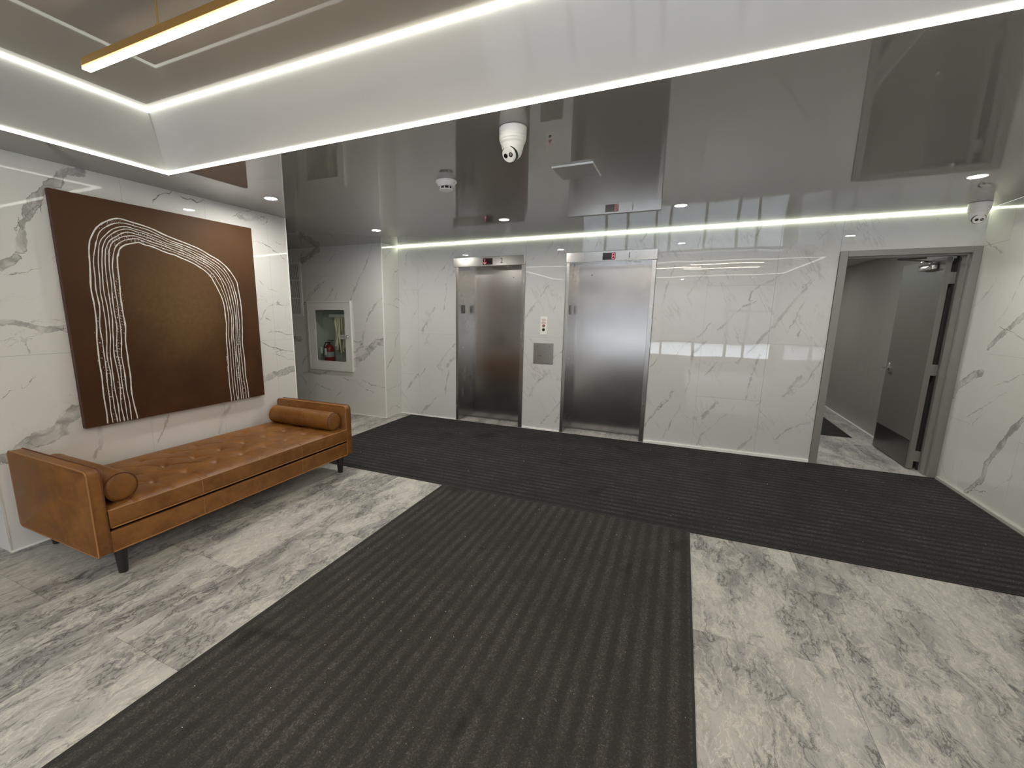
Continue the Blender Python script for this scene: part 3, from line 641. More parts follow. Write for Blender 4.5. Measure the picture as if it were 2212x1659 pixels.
# hall call plates between the elevators
t = boxo('key_switch_plate', (-1.690, -1.602, YB-.006, YB, 1.285, 1.523), M['white_plastic'], bev=0.001)
tag(t, 'narrow pale key switch plate with two round switches, above the square steel plate', 'switch plate')
for i, z in enumerate((1.403, 1.352)):
    bm = bmesh.new(); lathe(bm, (-1.646, YB-.006, z), (0, -1, 0), [(0, .019), (.003, .019), (.004, .017)], 24)
    sw = bmo('key_switch' if i == 0 else 'button', bm, M['red_ink'] if i == 0 else M['black'], t)
    if i == 0:
        bm = bmesh.new(); lathe(bm, (-1.646, YB-.010, z), (0, -1, 0), [(0, .011), (.002, .010)], 20); bmo('key_slot', bm, M['chrome'], sw)
bm = bmesh.new()
for k, (z, hw) in enumerate(((1.488, .026), (1.478, .028), (1.468, .024), (1.452, .020), (1.443, .032), (1.434, .030))):
    x = -1.646-hw
    while x < -1.646+hw:
        q = min(random.uniform(.004, .010), -1.646+hw-x); box(bm, x, x+q, YB-.0068, YB-.006, z-.0025, z+.0025); x += q+.003
bmo('printed_lines', bm, M['red_ink'], t)
t = boxo('call_plate', (-1.772, -1.504, YB-.008, YB, 0.905, 1.176), M['steel'], bev=0.002)
tag(t, 'square brushed steel elevator call plate between the two elevators', 'call plate')
for x in (-1.720, -1.555):
    bm = bmesh.new(); lathe(bm, (x, YB-.008, 1.135), (0, -1, 0), [(0, .006), (.002, .004)], 12); bmo('screw', bm, M['engrave'], t)
for x, z, r in ((-1.635, 1.072, .014), (-1.640, 1.010, .011)):
    bm = bmesh.new(); lathe(bm, (x, YB-.008, z), (0, -1, 0), [(0, r), (.003, r), (.004, r*.8)], 20); bmo('call_button', bm, M['chrome'], t)
bm = bmesh.new()
for i in range(5): box(bm, -1.712+i*.011, -1.705+i*.011, YB-.0086, YB-.008, 1.006, 1.014)
bmo('printed_lines', bm, M['engrave'], t)

# ------------------------------------------------------------------ open door to the corridor
dr = empty('door_1', kind='structure')
ft = 0.062
bm = bmesh.new()
x0, x1, zt = DR[0]+.002, XR-.001, DR[2]
ya, yb = YB-.020, YB+.17
box(bm, x0, x0+ft, ya, yb, 0, zt, bev=.003); box(bm, x1-ft, x1, ya, yb, 0, zt, bev=.003); box(bm, x0+ft, x1-ft, ya, yb, zt-.055, zt, bev=.003)
# rebate stops
box(bm, x0+ft, x0+ft+.014, YB+.03, YB+.11, 0, zt-.055); box(bm, x1-ft-.014, x1-ft, YB+.03, YB+.11, 0, zt-.055); box(bm, x0+ft+.014, x1-ft-.014, YB+.03, YB+.11, zt-.07, zt-.055)
bmo('door_frame', bm, M['grey_paint'], dr)
LX0, LX1, LY0, LY1, LZ = 2.246, 2.292, YB+.200, YB+1.110, 2.128
lf = boxo('door_leaf', (LX0, LX1, LY0, LY1, 0.008, LZ), [M['door_leaf'], M['door_edge']], dr, bev=.0015)
for p in lf.data.polygons:
    if p.normal.y < -0.7: p.material_index = 1
kp = boxo('kick_plate', (LX0-.002, LX0, LY0+.035, LY1-.025, 0.012, 0.300), M['steel_dark'], lf); kp['label'] = 'dark steel kick plate'
bm = bmesh.new()
lathe(bm, (LX0, LY1-.075, 0.975), (-1, 0, 0), [(0, .030), (.008, .030), (.012, .022)], 20)
lathe(bm, (LX0-.01, LY1-.075, 0.975), (-1, 0, 0), [(0, .011), (.045, .011)], 14)
tube(bm, [(LX0-.050, LY1-.080, 0.975), (LX0-.052, LY1-.12, .977), (LX0-.050, LY1-.185, .972)], [.012, .010, .008], 10)
lathe(bm, (LX0, LY1-.075, 1.02), (-1, 0, 0), [(0, .018), (.010, .016)], 16)
smooth(bmo('lever_handle', bm, M['chrome'], lf))['label'] = 'chrome lever handle'
bm = bmesh.new()
box(bm, LX0-.055, LX0, LY0+.12, LY0+.40, 2.020, 2.080, bev=.012, seg=3)
tube(bm, [(LX0-.03, LY0+.22, 2.08), (LX0-.03, LY0+.22, 2.105)], .012, 10)
box(bm, LX0-.10, LX0-.012, LY0+.205, LY0+.235, 2.100, 2.108)
tube(bm, [(LX0-.03, LY0+.22, 2.104), (LX0-.20, LY0+.10, 2.110), (LX0-.36, LY0+.0, 2.114)], .009, 6)
tube(bm, [(LX0-.36, LY0+.0, 2.116), (LX0-.16, LY0-.04, 2.118)], .009, 6)
smooth(bmo('door_closer', bm, M['chrome'], lf))['label'] = 'silver hydraulic door closer with folding arm'
for z in (1.93, 1.04, 0.146):
    bm = bmesh.new(); lathe(bm, (2.318, LY0+.004, z-.055), (0, 0, 1), [(0, .008), (.11, .008)], 12)
    box(bm, LX1-.02, 2.318, LY0-.001, LY0+.003, z-.055, z+.055); box(bm, 2.316, x1-ft, LY0-.012, LY0+.004, z-.055, z+.055)
    bmo('hinge', bm, M['grey_paint'], dr)
# corridor shell behind the door
wc = empty('wall_corridor', kind='structure')
bm = bmesh.new(); box(bm, 2.405, 2.60, YB+.17, 10.2, 0, 2.38); bmo('right_panel', bm, M['laminate'], wc)
bm = bmesh.new(); box(bm, 0.30, 0.50, YB+.30, 10.2, 0, 2.38); bmo('left_panel', bm, M['laminate'], wc)
bm = bmesh.new(); box(bm, 0.30, 2.60, 10.0, 10.2, 0, 2.38); bmo('end_panel', bm, M['laminate'], wc)
bm = bmesh.new(); box(bm, 2.335, 2.405, YB+.17, YB+.30, 0, 2.192); bmo('frame_return', bm, M['grey_paint'], wc)
bm = bmesh.new(); box(bm, 2.318, 2.405, YB+.20, YB+.203, 0, 2.16)
bmo('gap_shade_sheet', bm, M['black_matte'], wc)  # black sheet stands in for the shade in the hinge gap
boxo('ceiling_corridor', (0.30, 2.60, YB+.30, 10.2, 2.36, 2.42), plain('corridor_ceiling', (0.50, 0.48, 0.44), 0.6), kind='structure')
boxo('baseboard_corridor', (2.390, 2.405, YB+1.15, 10.0, 0, 0.012), M['white_trim'], kind='structure')

# ------------------------------------------------------------------ mats
def mat(name, b, mtl, axis, label, pitch=0.077):
    x0, x1, ya, yb = b; bm = bmesh.new()
    lo, hi, z0, z1 = (ya, yb, 0.008, 0.0095) if axis == 'y' else (x0, x1, 0.008, 0.0095)
    pts = []; s = lo; n = 0
    k0 = math.floor(lo/pitch)
    pts.append((lo, z0))
    k = k0
    while True:
        for u, zz in ((0.00, z0), (0.15, z1), (0.36, z1), (0.51, z0)):
            v = (k+u)*pitch
            if lo < v < hi: pts.append((v, zz))
        k += 1
        if k*pitch > hi: break
    pts.append((hi, z0))
    prof = [(lo, 0.0005)] + pts + [(hi, 0.0005)]
    if axis == 'y': A = [bm.verts.new((x0, p, z)) for p, z in prof]; B = [bm.verts.new((x1, p, z)) for p, z in prof]
    else: A = [bm.verts.new((p, yb, z)) for p, z in prof]; B = [bm.verts.new((p, ya, z)) for p, z in prof]
    for i in range(len(prof)-1): bm.faces.new((A[i], B[i], B[i+1], A[i+1]))
    bm.faces.new(A); bm.faces.new(B[::-1])
    root = bmo(name, bm, mtl); fix(root); tag(root, label, 'mat', 'ribbed entrance mats')
    e_ = 0.012; bm = bmesh.new()
    box(bm, x0-e_, x1+e_, ya-e_, ya, 0.0005, .006); box(bm, x0-e_, x1+e_, yb, yb+e_, 0.0005, .006); box(bm, x0-e_, x0, ya, yb, 0.0005, .006); box(bm, x1, x1+e_, ya, yb, 0.0005, .006)
    bmo('rubber_edge', bm, M['rubber'], root)
    return root
mat('floor_mat', (-3.690, XR-.035, 3.332, 5.550), M['mat_x'], 'y', 'wide charcoal ribbed mat lying along the elevator wall from the recess to the right wall')
mat('floor_mat', (-1.870, 0.163, -2.9, 3.306), M['mat_y'], 'x', 'charcoal brown ribbed runner mat running from the foreground up to the cross mat')
mat('floor_mat', (0.62, 2.12, 7.03, 9.6), M['mat_x'], 'y', 'dark mat on the corridor floor beyond the open grey door')
# grains of road salt on the mats and floor
bm = bmesh.new(); rs = random.Random(4)
for i in range(260):
    if rs.random() < .7: x, y = rs.uniform(-1.85, .15), rs.uniform(.3, 3.2)
    else: x, y = rs.uniform(-3.4, 2.2), rs.uniform(3.4, 5.4)
    r = rs.choice((.0012, .0016, .002, .003)); z = .0105 + r*.5
    c = Vector((x, y, z)); vs = [bm.verts.new(c+Vector((rs.uniform(.6, 1)*dx*r, rs.uniform(.6, 1)*dy*r, dz*r*.8))) for dx, dy, dz in ((1,0,0),(0,1,0),(-1,0,0),(0,-1,0),(0,0,1),(0,0,-1))]
    for f in ((0,1,4),(1,2,4),(2,3,4),(3,0,4),(1,0,5),(2,1,5),(3,2,5),(0,3,5)): bm.faces.new([vs[k] for k in f])
o = bmo('salt_grains', bm, M['salt'], kind='stuff'); tag(o, 'tiny white salt grains scattered over the dark ribbed mats', 'salt')

# ------------------------------------------------------------------ leather daybed
sofa = empty('daybed', (-3.34, 2.215, 0))
tag(sofa, 'cognac brown leather daybed with tufted seat and low arms under the painting', 'sofa')
def sp(o):
    o.location = o.location - sofa.location; return o
SX0, SX1 = -3.800, -2.885
zb, zs0, zs1 = 0.176, 0.316, 0.440
bm = bmesh.new(); box(bm, SX0+.02, SX1+.002, 1.228, 3.205, zb, 0.304, bev=.012, seg=3)
baseo = sp(smooth(bmo('base', bm, M['leather'], sofa)))
bm = bmesh.new()
tube(bm, [(SX1+.001, 1.235, zb+.004), (SX1+.001, 3.20, zb+.004)], .0045, 8)
bmo('piping', bm, M['piping'], baseo)
for y in (1.775, 2.640):
    bm = bmesh.new(); tube(bm, [(SX1+.003, y, zb+.006), (SX1+.0035, y, .298)], .0022, 6); bmo('seam', bm, M['piping'], baseo)
# arms
def arm(ya, yb, ztop, outer):
    bm = bmesh.new()
    pr = []
    def arc(cx, cz, r, a0, a1, n=7): return [(cx+r*math.cos(math.radians(a0+(a1-a0)*i/n)), cz+r*math.sin(math.radians(a0+(a1-a0)*i/n))) for i in range(n+1)]
    r = .035
    pr += arc(SX1-.012, zb+.012, .012, 270, 360, 3) + arc(SX1-r, ztop-r, r, 0, 90) + arc(SX0+r, ztop-r, r, 90, 180) + arc(SX0+.03, zb+.03, .03, 180, 270)
    e0 = .007
    rings_ = []
    for y, ins in ((ya, e0), (ya+.005, .001), (ya+.012, 0), (yb-.012, 0), (yb-.005, .001), (yb, e0)):
        cx, cz = (SX0+SX1)/2, (zb+ztop)/2
        rings_.append([bm.verts.new((cx+(x-cx)*(1-ins/.45), y, cz+(z-cz)*(1-ins/.25))) for x, z in pr])
    for A, B in zip(rings_, rings_[1:]):
        for i in range(len(pr)): bm.faces.new((A[i], B[i], B[(i+1) % len(pr)], A[(i+1) % len(pr)]))
    bm.faces.new(rings_[0]); bm.faces.new(rings_[-1][::-1])
    o = sp(smooth(bmo('arm', bm, M['leather'], sofa), 35))
    for y in (ya+.003, yb-.003):
        bm = bmesh.new(); tube(bm, [(x, y, z) for x, z in pr], .0042, 6, closed=True)
        bmo('piping', bm, M['piping'] if y < (ya+yb)/2 else M['piping_dark'], o)
arm(1.160, 1.230, 0.684, 0); arm(3.203, 3.272, 0.662, 1)
# seat cushion, tufted
TX = (-3.092, -3.350, -3.622); TY = [1.375+.2155*i for i in range(0, 9)]
tuft = [(x, y) for x in TX for y in TY if 1.26 < y < 3.17]
CX0, CX1, CY0, CY1 = SX0+.015, SX1+.002, 1.236, 3.197
nx, ny = 92, 196
X = np.linspace(CX0, CX1, nx+1); Y = np.linspace(CY0, CY1, ny+1); GX, GY = np.meshgrid(X, Y)
dist = np.full(GX.shape, 9.0)
for x, y in tuft: dist = np.minimum(dist, np.hypot(GX-x, GY-y))
edge = np.minimum(np.minimum(GX-CX0, CX1-GX), np.minimum(GY-CY0, CY1-GY))
crown = 1-np.exp(-(edge/.035))
Z = 0.430 + .024*crown - .011*np.exp(-(dist/.034)**2) - .007*np.exp(-(dist/.075)**2)
def segd(px, py, qx, qy):
    ax, ay = qx-px, qy-py; t = np.clip(((GX-px)*ax+(GY-py)*ay)/(ax*ax+ay*ay), 0, 1); return np.hypot(GX-px-t*ax, GY-py-t*ay)
for i, y in enumerate(TY):
    if y > 3.1: continue
    Z -= .0065*np.exp(-(segd(TX[0], y, CX1, y+.0)/.007)**2)*np.clip((GX-TX[0])/.05, 0, 1)
    if i+1 < len(TY):
        for k in (0, 1):
            Z -= .0050*np.exp(-(segd(TX[k], y, TX[k+1], TY[i+1])/.012)**2)
            Z -= .0050*np.exp(-(segd(TX[k+1], y, TX[k], TY[i+1])/.012)**2)
        Z -= .0030*np.exp(-(segd(TX[0], y, TX[0], TY[i+1])/.012)**2)
rr = np.random.RandomState(3)
for _ in range(26):
    x, y, a_ = rr.uniform(CX0+.1, CX1-.05), rr.uniform(CY0, CY1), rr.uniform(-.6, .6)
    Z -= .0022*np.exp(-(segd(x, y, x+.10*math.cos(a_), y+.10*math.sin(a_))/.006)**2)
Z = np.where(edge < 1e-6, 0.430, Z)
verts = [(GX[j, i], GY[j, i], Z[j, i]) for j in range(ny+1) for i in range(nx+1)]; faces = []
for j in range(ny):
    for i in range(nx): q = j*(nx+1)+i; faces.append((q, q+1, q+nx+2, q+nx+1))
bord = [i for i in range(nx+1)] + [j*(nx+1)+nx for j in range(1, ny+1)] + [ny*(nx+1)+i for i in range(nx-1, -1, -1)] + [j*(nx+1) for j in range(ny-1, 0, -1)]
lv = [bord]
cxm, cym = (CX0+CX1)/2, (CY0+CY1)/2
for z, o_ in ((.424, .003), (.400, .006), (.372, .007), (.345, .006), (.329, .003), (.324, -.004), (.320, -.030), (.304, -.034)):
    s0 = len(verts)
    for q in bord:
        x, y, _z = verts[q]
        ox = o_*(1 if x > CX1-1e-4 else -1 if x < CX0+1e-4 else 0); oy = o_*.3*(1 if y > CY1-1e-4 else -1 if y < CY0+1e-4 else 0)
        verts.append((x+ox, y+oy, z))
    lv.append(list(range(s0, s0+len(bord))))
for A, B in zip(lv, lv[1:]):
    n = len(A)
    for i in range(n): faces.append((A[i], B[i], B[(i+1) % n], A[(i+1) % n]))
faces.append(tuple(lv[-1]))
me = bpy.data.meshes.new('seat_cushion'); me.from_pydata(verts, [], faces); me.update()
cu = link('seat_cushion', me, M['leather'], sofa); smooth(cu, 60); sp(cu)
bm = bmesh.new()
rect = lambda z, o_: [(CX1+o_, CY0+.012, z), (CX1+o_, CY1-.012, z), (CX1-.012, CY1+.002, z), (CX0+.01, CY1+.002, z), (CX0, CY1-.01, z), (CX0, CY0+.01, z), (CX0+.01, CY0-.002, z), (CX1-.012, CY0-.002, z)]
tube(bm, rect(.431, .002), .0042, 8, closed=True); tube(bm, rect(.327, .004), .0042, 8, closed=True)
bmo('piping', bm, M['piping'], cu)
for y in (1.775, 2.640):
    bm = bmesh.new(); tube(bm, [(CX1-.05, y, .449), (CX1-.012, y, .442), (CX1+.003, y, .430), (CX1+.0075, y, .39), (CX1+.0065, y, .35), (CX1+.006, y, .330)], .0024, 6)
    bmo('seam', bm, M['piping'], cu)
for x, y in ((-2.960, 1.300), (-3.740, 1.300), (-2.955, 3.170), (-3.740, 3.170)):
    bm = bmesh.new(); lathe(bm, (x, y, 0.0), (0, 0, 1), [(0, .0235), (.003, .0245), (.16, .034), (zb+.004, .034)], 24)
    sp(smooth(bmo('leg', bm, M['dark_wood'], sofa)))
# bolsters
def bolster(yc, zc, r, x0, x1, label):
    t = empty('bolster_cushion', ((x0+x1)/2, yc, zc-r)); tag(t, label, 'cushion', 'bolsters on the leather daybed')
    loc = t.location; bm = bmesh.new(); n = 40; L = x1-x0; rows = []
    prof = [(0, r*.02), (.003, r*.5), (.001, r*.80), (.004, r*.93), (.010, r*.985), (.03, r), (L*.25, r*1.012), (L*.5, r*1.02), (L*.75, r*1.012), (L-.03, r), (L-.010, r*.985), (L-.004, r*.93), (L-.001, r*.80), (L-.003, r*.5), (L, r*.02)]
    # end discs puff outwards a little with gathers
    for tt, rad in prof:
        u = tt/L; row = []
        for i in range(n):
            a_ = 2*math.pi*i/n; rr_ = rad; xx = x0+tt
            if rad < r*.9: xx += (1 if u > .5 else -1)*(.010*(1-(rad/r)**2) + .0018*math.sin(a_*13+1)*(rad/r))
            zz = rr_*math.sin(a_)
            if zz < -r*.90: zz = -r*.90-(zz+r*.90)*-.2
            row.append(bm.verts.new((xx-loc.x, rr_*math.cos(a_), r+max(zz, -r*.985))))
        rows.append(row)
    for A, B in zip(rows, rows[1:]):
        for i in range(n): bm.faces.new((A[i], A[(i+1) % n], B[(i+1) % n], B[i]))
    bm.faces.new(rows[0][::-1]); bm.faces.new(rows[-1])
    smooth(bmo('cover', bm, M['leather'], t), 60)
    for xx in (x0+.006, x1-.006):
        bm = bmesh.new(); tube(bm, [(xx-loc.x, (r*.985)*math.cos(2*math.pi*i/36), r+(r*.985)*math.sin(2*math.pi*i/36)) for i in range(36)], .0042, 6, closed=True)
        bmo('piping', bm, M['piping_dark'] if xx > x0+.1 else M['piping'], t)
bolster(1.338, 0.533, .087, -3.700, -2.925, 'round leather bolster cushion against the near arm of the daybed')
bolster(3.092, 0.533, .087, -3.700, -2.925, 'round leather bolster cushion against the far arm of the daybed')

# ------------------------------------------------------------------ painting
pt = empty('painting', (XL+.02, 2.32, 0.722)); tag(pt, 'large brown abstract canvas with a white lined arch, on the marble wall above the daybed', 'painting')
CY0_, CY1_, CZ0, CZ1 = 1.578, 3.066, 0.722, 2.333
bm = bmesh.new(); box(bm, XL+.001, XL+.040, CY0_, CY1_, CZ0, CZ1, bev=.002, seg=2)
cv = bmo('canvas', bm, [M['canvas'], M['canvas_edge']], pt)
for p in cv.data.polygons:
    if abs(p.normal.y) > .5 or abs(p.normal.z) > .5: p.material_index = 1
cv.location = -pt.location
def resample(pts, n):
    q = np.array(pts); 
    # Catmull-Rom
    out = []
    P = np.vstack([2*q[0]-q[1], q, 2*q[-1]-q[-2]])
    for i in range(1, len(P)-2):
        for t in np.linspace(0, 1, 12, endpoint=False):
            a, b, c, d = P[i-1], P[i], P[i+1], P[i+2]
            out.append(.5*((2*b)+(-a+c)*t+(2*a-5*b+4*c-d)*t*t+(-a+3*b-3*c+d)*t**3))
    out.append(q[-1]); out = np.array(out)
    s = np.r_[0, np.cumsum(np.hypot(*np.diff(out, axis=0).T))]
    return np.column_stack([np.interp(np.linspace(0, s[-1], n), s, out[:, k]) for k in (0, 1)])
# match outer and inner arch by the three legs: left leg, bend, right leg
def split(pts, ia, ib, n1, n2, n3):
    return np.vstack([resample(pts[:ia+1], n1), resample(pts[ia:ib+1], n2)[1:], resample(pts[ib:], n3)[1:]])
AO = split(ARCH_OUT, 8, 20, 60, 90, 50); AI = split(ARCH_IN, 8, 17, 60, 90, 50)
N = len(AO); wr_ = np.random.RandomState(11)
def wob(n, s): 
    k = wr_.randn(n+40); ker = np.exp(-np.linspace(-2, 2, s)**2); ker /= ker.sum(); return np.convolve(k, ker, 'same')[20:20+n]
xf = XL+.0405
cz_ = .0
for f in (0, .17, .31, .43, .56, .69, .83, 1.0):
    C = AO*(1-f)+AI*f
    ww = np.clip(wob(N, 13)*.0065, -.010, .010); w2 = wob(N, 13)*.003
    C[:, 0] += ww; C[:, 1] += w2*1.5
    C[:, 1] = np.maximum(C[:, 1], CZ0+.004)
    wid = .0030+np.abs(wob(N, 5))*.0016 + (.0016 if f in (0, 1.0) else 0)
    bm = bmesh.new()
    T = np.gradient(C, axis=0); T /= np.maximum(np.hypot(T[:, 0], T[:, 1]), 1e-6)[:, None]; Nn = np.column_stack([-T[:, 1], T[:, 0]])
    rows = []
    skip = set()
    for i in range(N):
        y, z = C[i]; a1 = C[i]+Nn[i]*wid[i]; a2 = C[i]-Nn[i]*wid[i]
        rows.append([bm.verts.new((xf-.001, *a1)), bm.verts.new((xf+.0022, *C[i])), bm.verts.new((xf-.001, *a2))])
    for A, B in zip(rows, rows[1:]):
        bm.faces.new((A[0], A[1], B[1], B[0])); bm.faces.new((A[1], A[2], B[2], B[1]))
    o = smooth(bmo('paint_line', bm, M['paint'], pt), 80); o.location = -pt.location
bm = bmesh.new(); rs = random.Random(8)
def fleck(y, z, ly, lz, x=xf):
    n = 5; pts = []
    for i in range(n):
        a = 2*math.pi*i/n; pts.append(bm.verts.new((x+.0008, y+ly*math.cos(a)*rs.uniform(.4, 1), z+lz*math.sin(a)*rs.uniform(.4, 1))))
    bm.faces.new(pts)
clumps = [(rs.uniform(0, 1), rs.uniform(0, .95)) for _ in range(26)]
for s_, f0 in clumps:
    i0 = int(s_*(N-1))
    for _ in range(rs.randint(14, 40)):
        i = min(N-1, max(0, int(rs.gauss(i0, 4)))); f = min(1.06, max(-.08, rs.gauss(f0, .07))); y, z = AO[i]*(1-f)+AI[i]*f
        if z < CZ0+.01: continue
        fleck(y, z, rs.uniform(.0006, .0032), rs.uniform(.001, .011))
for _ in range(90):
    i = rs.randint(0, N-1); f = rs.uniform(-.05, 1.03); y, z = AO[i]*(1-f)+AI[i]*f
    if z > CZ0+.01: fleck(y, z, .0012, .002)
for _ in range(60): fleck(2.697+rs.gauss(0, .005), rs.uniform(1.0, 1.17), rs.uniform(.001, .003), rs.uniform(.003, .012))
o = bmo('paint_flecks', bm, M['paint'], pt, kind='stuff'); o.location = -pt.location

# ------------------------------------------------------------------ fire hose cabinet in the recess wall
fc = empty('fire_hose_cabinet', (-4.913, YH, 0.664)); L0 = fc.location.copy()
tag(fc, 'white metal fire hose cabinet with a glazed door, let into the recess wall', 'cabinet')
def cp(o): o.location = -L0; return o
fx0, fx1, fz0, fz1 = -5.340, -4.485, 0.664, 1.720
gx0, gx1, gz0, gz1 = -5.185, -4.600, 0.806, 1.584
bm = bmesh.new()
def ringbox(bm, o, i, ya, yb):
    box(bm, o[0], i[0], ya, yb, o[2], o[3]); box(bm, i[1], o[1], ya, yb, o[2], o[3]); box(bm, i[0], i[1], ya, yb, o[2], i[2]); box(bm, i[0], i[1], ya, yb, i[3], o[3])
ringbox(bm, (fx0, fx1, fz0, fz1), (fx0+.022, fx1-.022, fz0+.024, fz1-.024), YH-.034, YH+.012)
cp(bmo('frame', bm, M['white_metal'], fc))
# door with rounded window opening
def rrect(x0, x1, z0, z1, r, n=5):
    out = []
    for cx, cz, a0 in ((x1-r, z1-r, 0), (x0+r, z1-r, 90), (x0+r, z0+r, 180), (x1-r, z0+r, 270)):
        out += [(cx+r*math.cos(math.radians(a0+90*i/n)), cz+r*math.sin(math.radians(a0+90*i/n))) for i in range(n+1)]
    return out
bm = bmesh.new(); O = rrect(fx0+.024, fx1-.024, fz0+.026, fz1-.026, .004); I = rrect(gx0, gx1, gz0, gz1, .022)
lay = []
for y in (YH-.030, YH-.012): lay.append(([bm.verts.new((x, y, z)) for x, z in O], [bm.verts.new((x, y, z)) for x, z in I]))
n = len(O)
for i in range(n):
    j = (i+1) % n
    bm.faces.new((lay[0][0][i], lay[0][0][j], lay[0][1][j], lay[0][1][i])); bm.faces.new((lay[1][0][j], lay[1][0][i], lay[1][1][i], lay[1][1][j]))
    bm.faces.new((lay[0][0][j], lay[0][0][i], lay[1][0][i], lay[1][0][j])); bm.faces.new((lay[0][1][i], lay[0][1][j], lay[1][1][j], lay[1][1][i]))
dd = cp(fix(bmo('door', bm, M['white_metal'], fc)))
boxo('glass_pane', (gx0-.01, gx1+.01, YH-.018, YH-.015, gz0-.01, gz1+.01), M['glass'], dd)
bm = bmesh.new(); lathe(bm, (-4.556, YH-.030, 1.195), (0, -1, 0), [(0, .018), (.010, .018), (.013, .014)], 20); box(bm, -4.562, -4.550, YH-.055, YH-.043, 1.180, 1.214, bev=.003)
bmo('latch', bm, M['chrome'], dd)
for z in (1.53, 1.20, .86):
    bm = bmesh.new(); lathe(bm, (fx0+.030, YH-.034, z-.02), (0, 0, 1), [(0, .006), (.04, .006)], 10); bmo('hinge', bm, M['white_metal'], dd)
bm = bmesh.new(); tt = .004; bx = (CAB[0]+.002, CAB[1]-.002, CAB[2]+.002, CAB[3]-.002); yb_ = YB-.14
box(bm, bx[0], bx[0]+tt, YH+.012, yb_, bx[2], bx[3]); box(bm, bx[1]-tt, bx[1], YH+.012, yb_, bx[2], bx[3]); box(bm, bx[0]+tt, bx[1]-tt, YH+.012, yb_, bx[2], bx[2]+tt); box(bm, bx[0]+tt, bx[1]-tt, YH+.012, yb_, bx[3]-tt, bx[3]); box(bm, bx[0]+tt, bx[1]-tt, yb_-tt, yb_, bx[2]+tt, bx[3]-tt)
cp(bmo('inner_box', bm, M['cab_in'], fc))
boxo('pipe_bracket', (-5.02, -4.545, YH+.10, YH+.14, 1.475, 1.520), M['white_metal'], fc).location = -L0
bm = bmesh.new(); box(bm, -4.725, -4.612, YH-.0142, YH-.0132, 1.150, 1.215); lb = cp(bmo('sticker', bm, M['tag_white'], fc))
text('sticker_text', 'FIRE HOSE', 0.022, (-4.668, YH-.0146, 1.183), R_BACK, M['red_ink'], lb, .0003)
# folded hose
hs = empty('fire_hose', (-4.74, YH+.14, 0.95)); tag(hs, 'cream canvas fire hose hanging in folds inside the glazed cabinet', 'hose')
L1 = hs.location
for k in range(9):
    x = -4.905+k*.040; zl = (1.03, .97, .93, .95, 1.0, .94, .92, .93, .95)[k]
    bm = bmesh.new(); rows = []
    for i in range(15):
        t_ = i/14; z = 1.472+(zl-1.472)*t_; wx = .015+.006*math.sin(t_*3+k); wy = .020+.010*math.sin(t_*7+k*2)
        cx = x+.012*math.sin(t_*4+k*1.7)*t_ - .012*t_*(1 if k < 2 else 0); cy = YH+.115+.010*math.sin(k*2.1+t_*2)
        rows.append([bm.verts.new((cx-L1.x+wx*math.cos(a*math.pi/4), cy-L1.y+wy*math.sin(a*math.pi/4), z-L1.z)) for a in range(8)])
    for A, B in zip(rows, rows[1:]):
        for i in range(8): bm.faces.new((A[i], A[(i+1) % 8], B[(i+1) % 8], B[i]))
    bm.faces.new(rows[0]); bm.faces.new(rows[-1][::-1])
    smooth(bmo('fold', bm, M['hose'], hs), 60)
bm = bmesh.new(); tube(bm, [(-4.665-L1.x, YH+.070-L1.y, 1.39-L1.z), (-4.660-L1.x, YH+.070-L1.y, 1.30-L1.z)], [.006, .010], 8); bmo('nozzle_pin', bm, M['black'], hs)
# extinguisher
fe = empty('fire_extinguisher', (-5.06, YH+.11, CAB[2]+.006)); tag(fe, 'small red fire extinguisher with paper tags standing inside the glazed cabinet', 'fire extinguisher')
bm = bmesh.new(); lathe(bm, (0, 0, 0), (0, 0, 1), [(0, .070), (.01, .078), (.26, .078), (.30, .066), (.325, .035), (.335, .025)], 28); smooth(bmo('cylinder', bm, M['red'], fe))
bm = bmesh.new(); lathe(bm, (0, 0, .14), (0, 0, 1), [(0, .079), (.08, .079)], 28, cap=False); smooth(bmo('label_band', bm, M['label_grey'], fe))
bm = bmesh.new(); lathe(bm, (0, 0, .325), (0, 0, 1), [(0, .020), (.03, .020), (.05, .014)], 16); box(bm, -.02, .075, -.012, .012, .365, .378, bev=.003); box(bm, -.02, .095, -.012, .012, .395, .406, bev=.003); tube(bm, [(-.02, 0, .37), (-.06, -.01, .36), (-.085, -.02, .30), (-.088, -.02, .18)], .009, 8)
smooth(bmo('valve', bm, M['black'], fe))
bm = bmesh.new(); lathe(bm, (-.005, -.02, .352), (0, -1, 0), [(0, .016), (.010, .016)], 16); bmo('gauge', bm, M['chrome'], fe)
for x, z, w_ in ((-.075, .205, .032), (.010, .185, .045)):
    bm = bmesh.new(); box(bm, x-w_/2, x+w_/2, -.090, -.088, z-.01, z+.095); bmo('paper_tag', bm, M['tag_white'], fe)
bm = bmesh.new(); lathe(bm, (0, 0, 0), (0, -1, 0), [(0, .045), (.03, .045), (.035, .03)], 20)
for i in range(5):
    a = 2*math.pi*i/5; tube(bm, [(0, -.02, 0), (.062*math.cos(a), -.02, .062*math.sin(a))], .008, 6)
tube(bm, [(.062*math.cos(2*math.pi*i/24), -.02, .062*math.sin(2*math.pi*i/24)) for i in range(24)], .009, 6, closed=True)
vw = bmo('valve_wheel', bm, M['black_matte'], None); vw.location = (-4.665, YH+.17, .835); tag(vw, 'round dark hose valve wheel low in the glazed cabinet', 'valve'); vw.rotation_euler = (0, .3, 0)

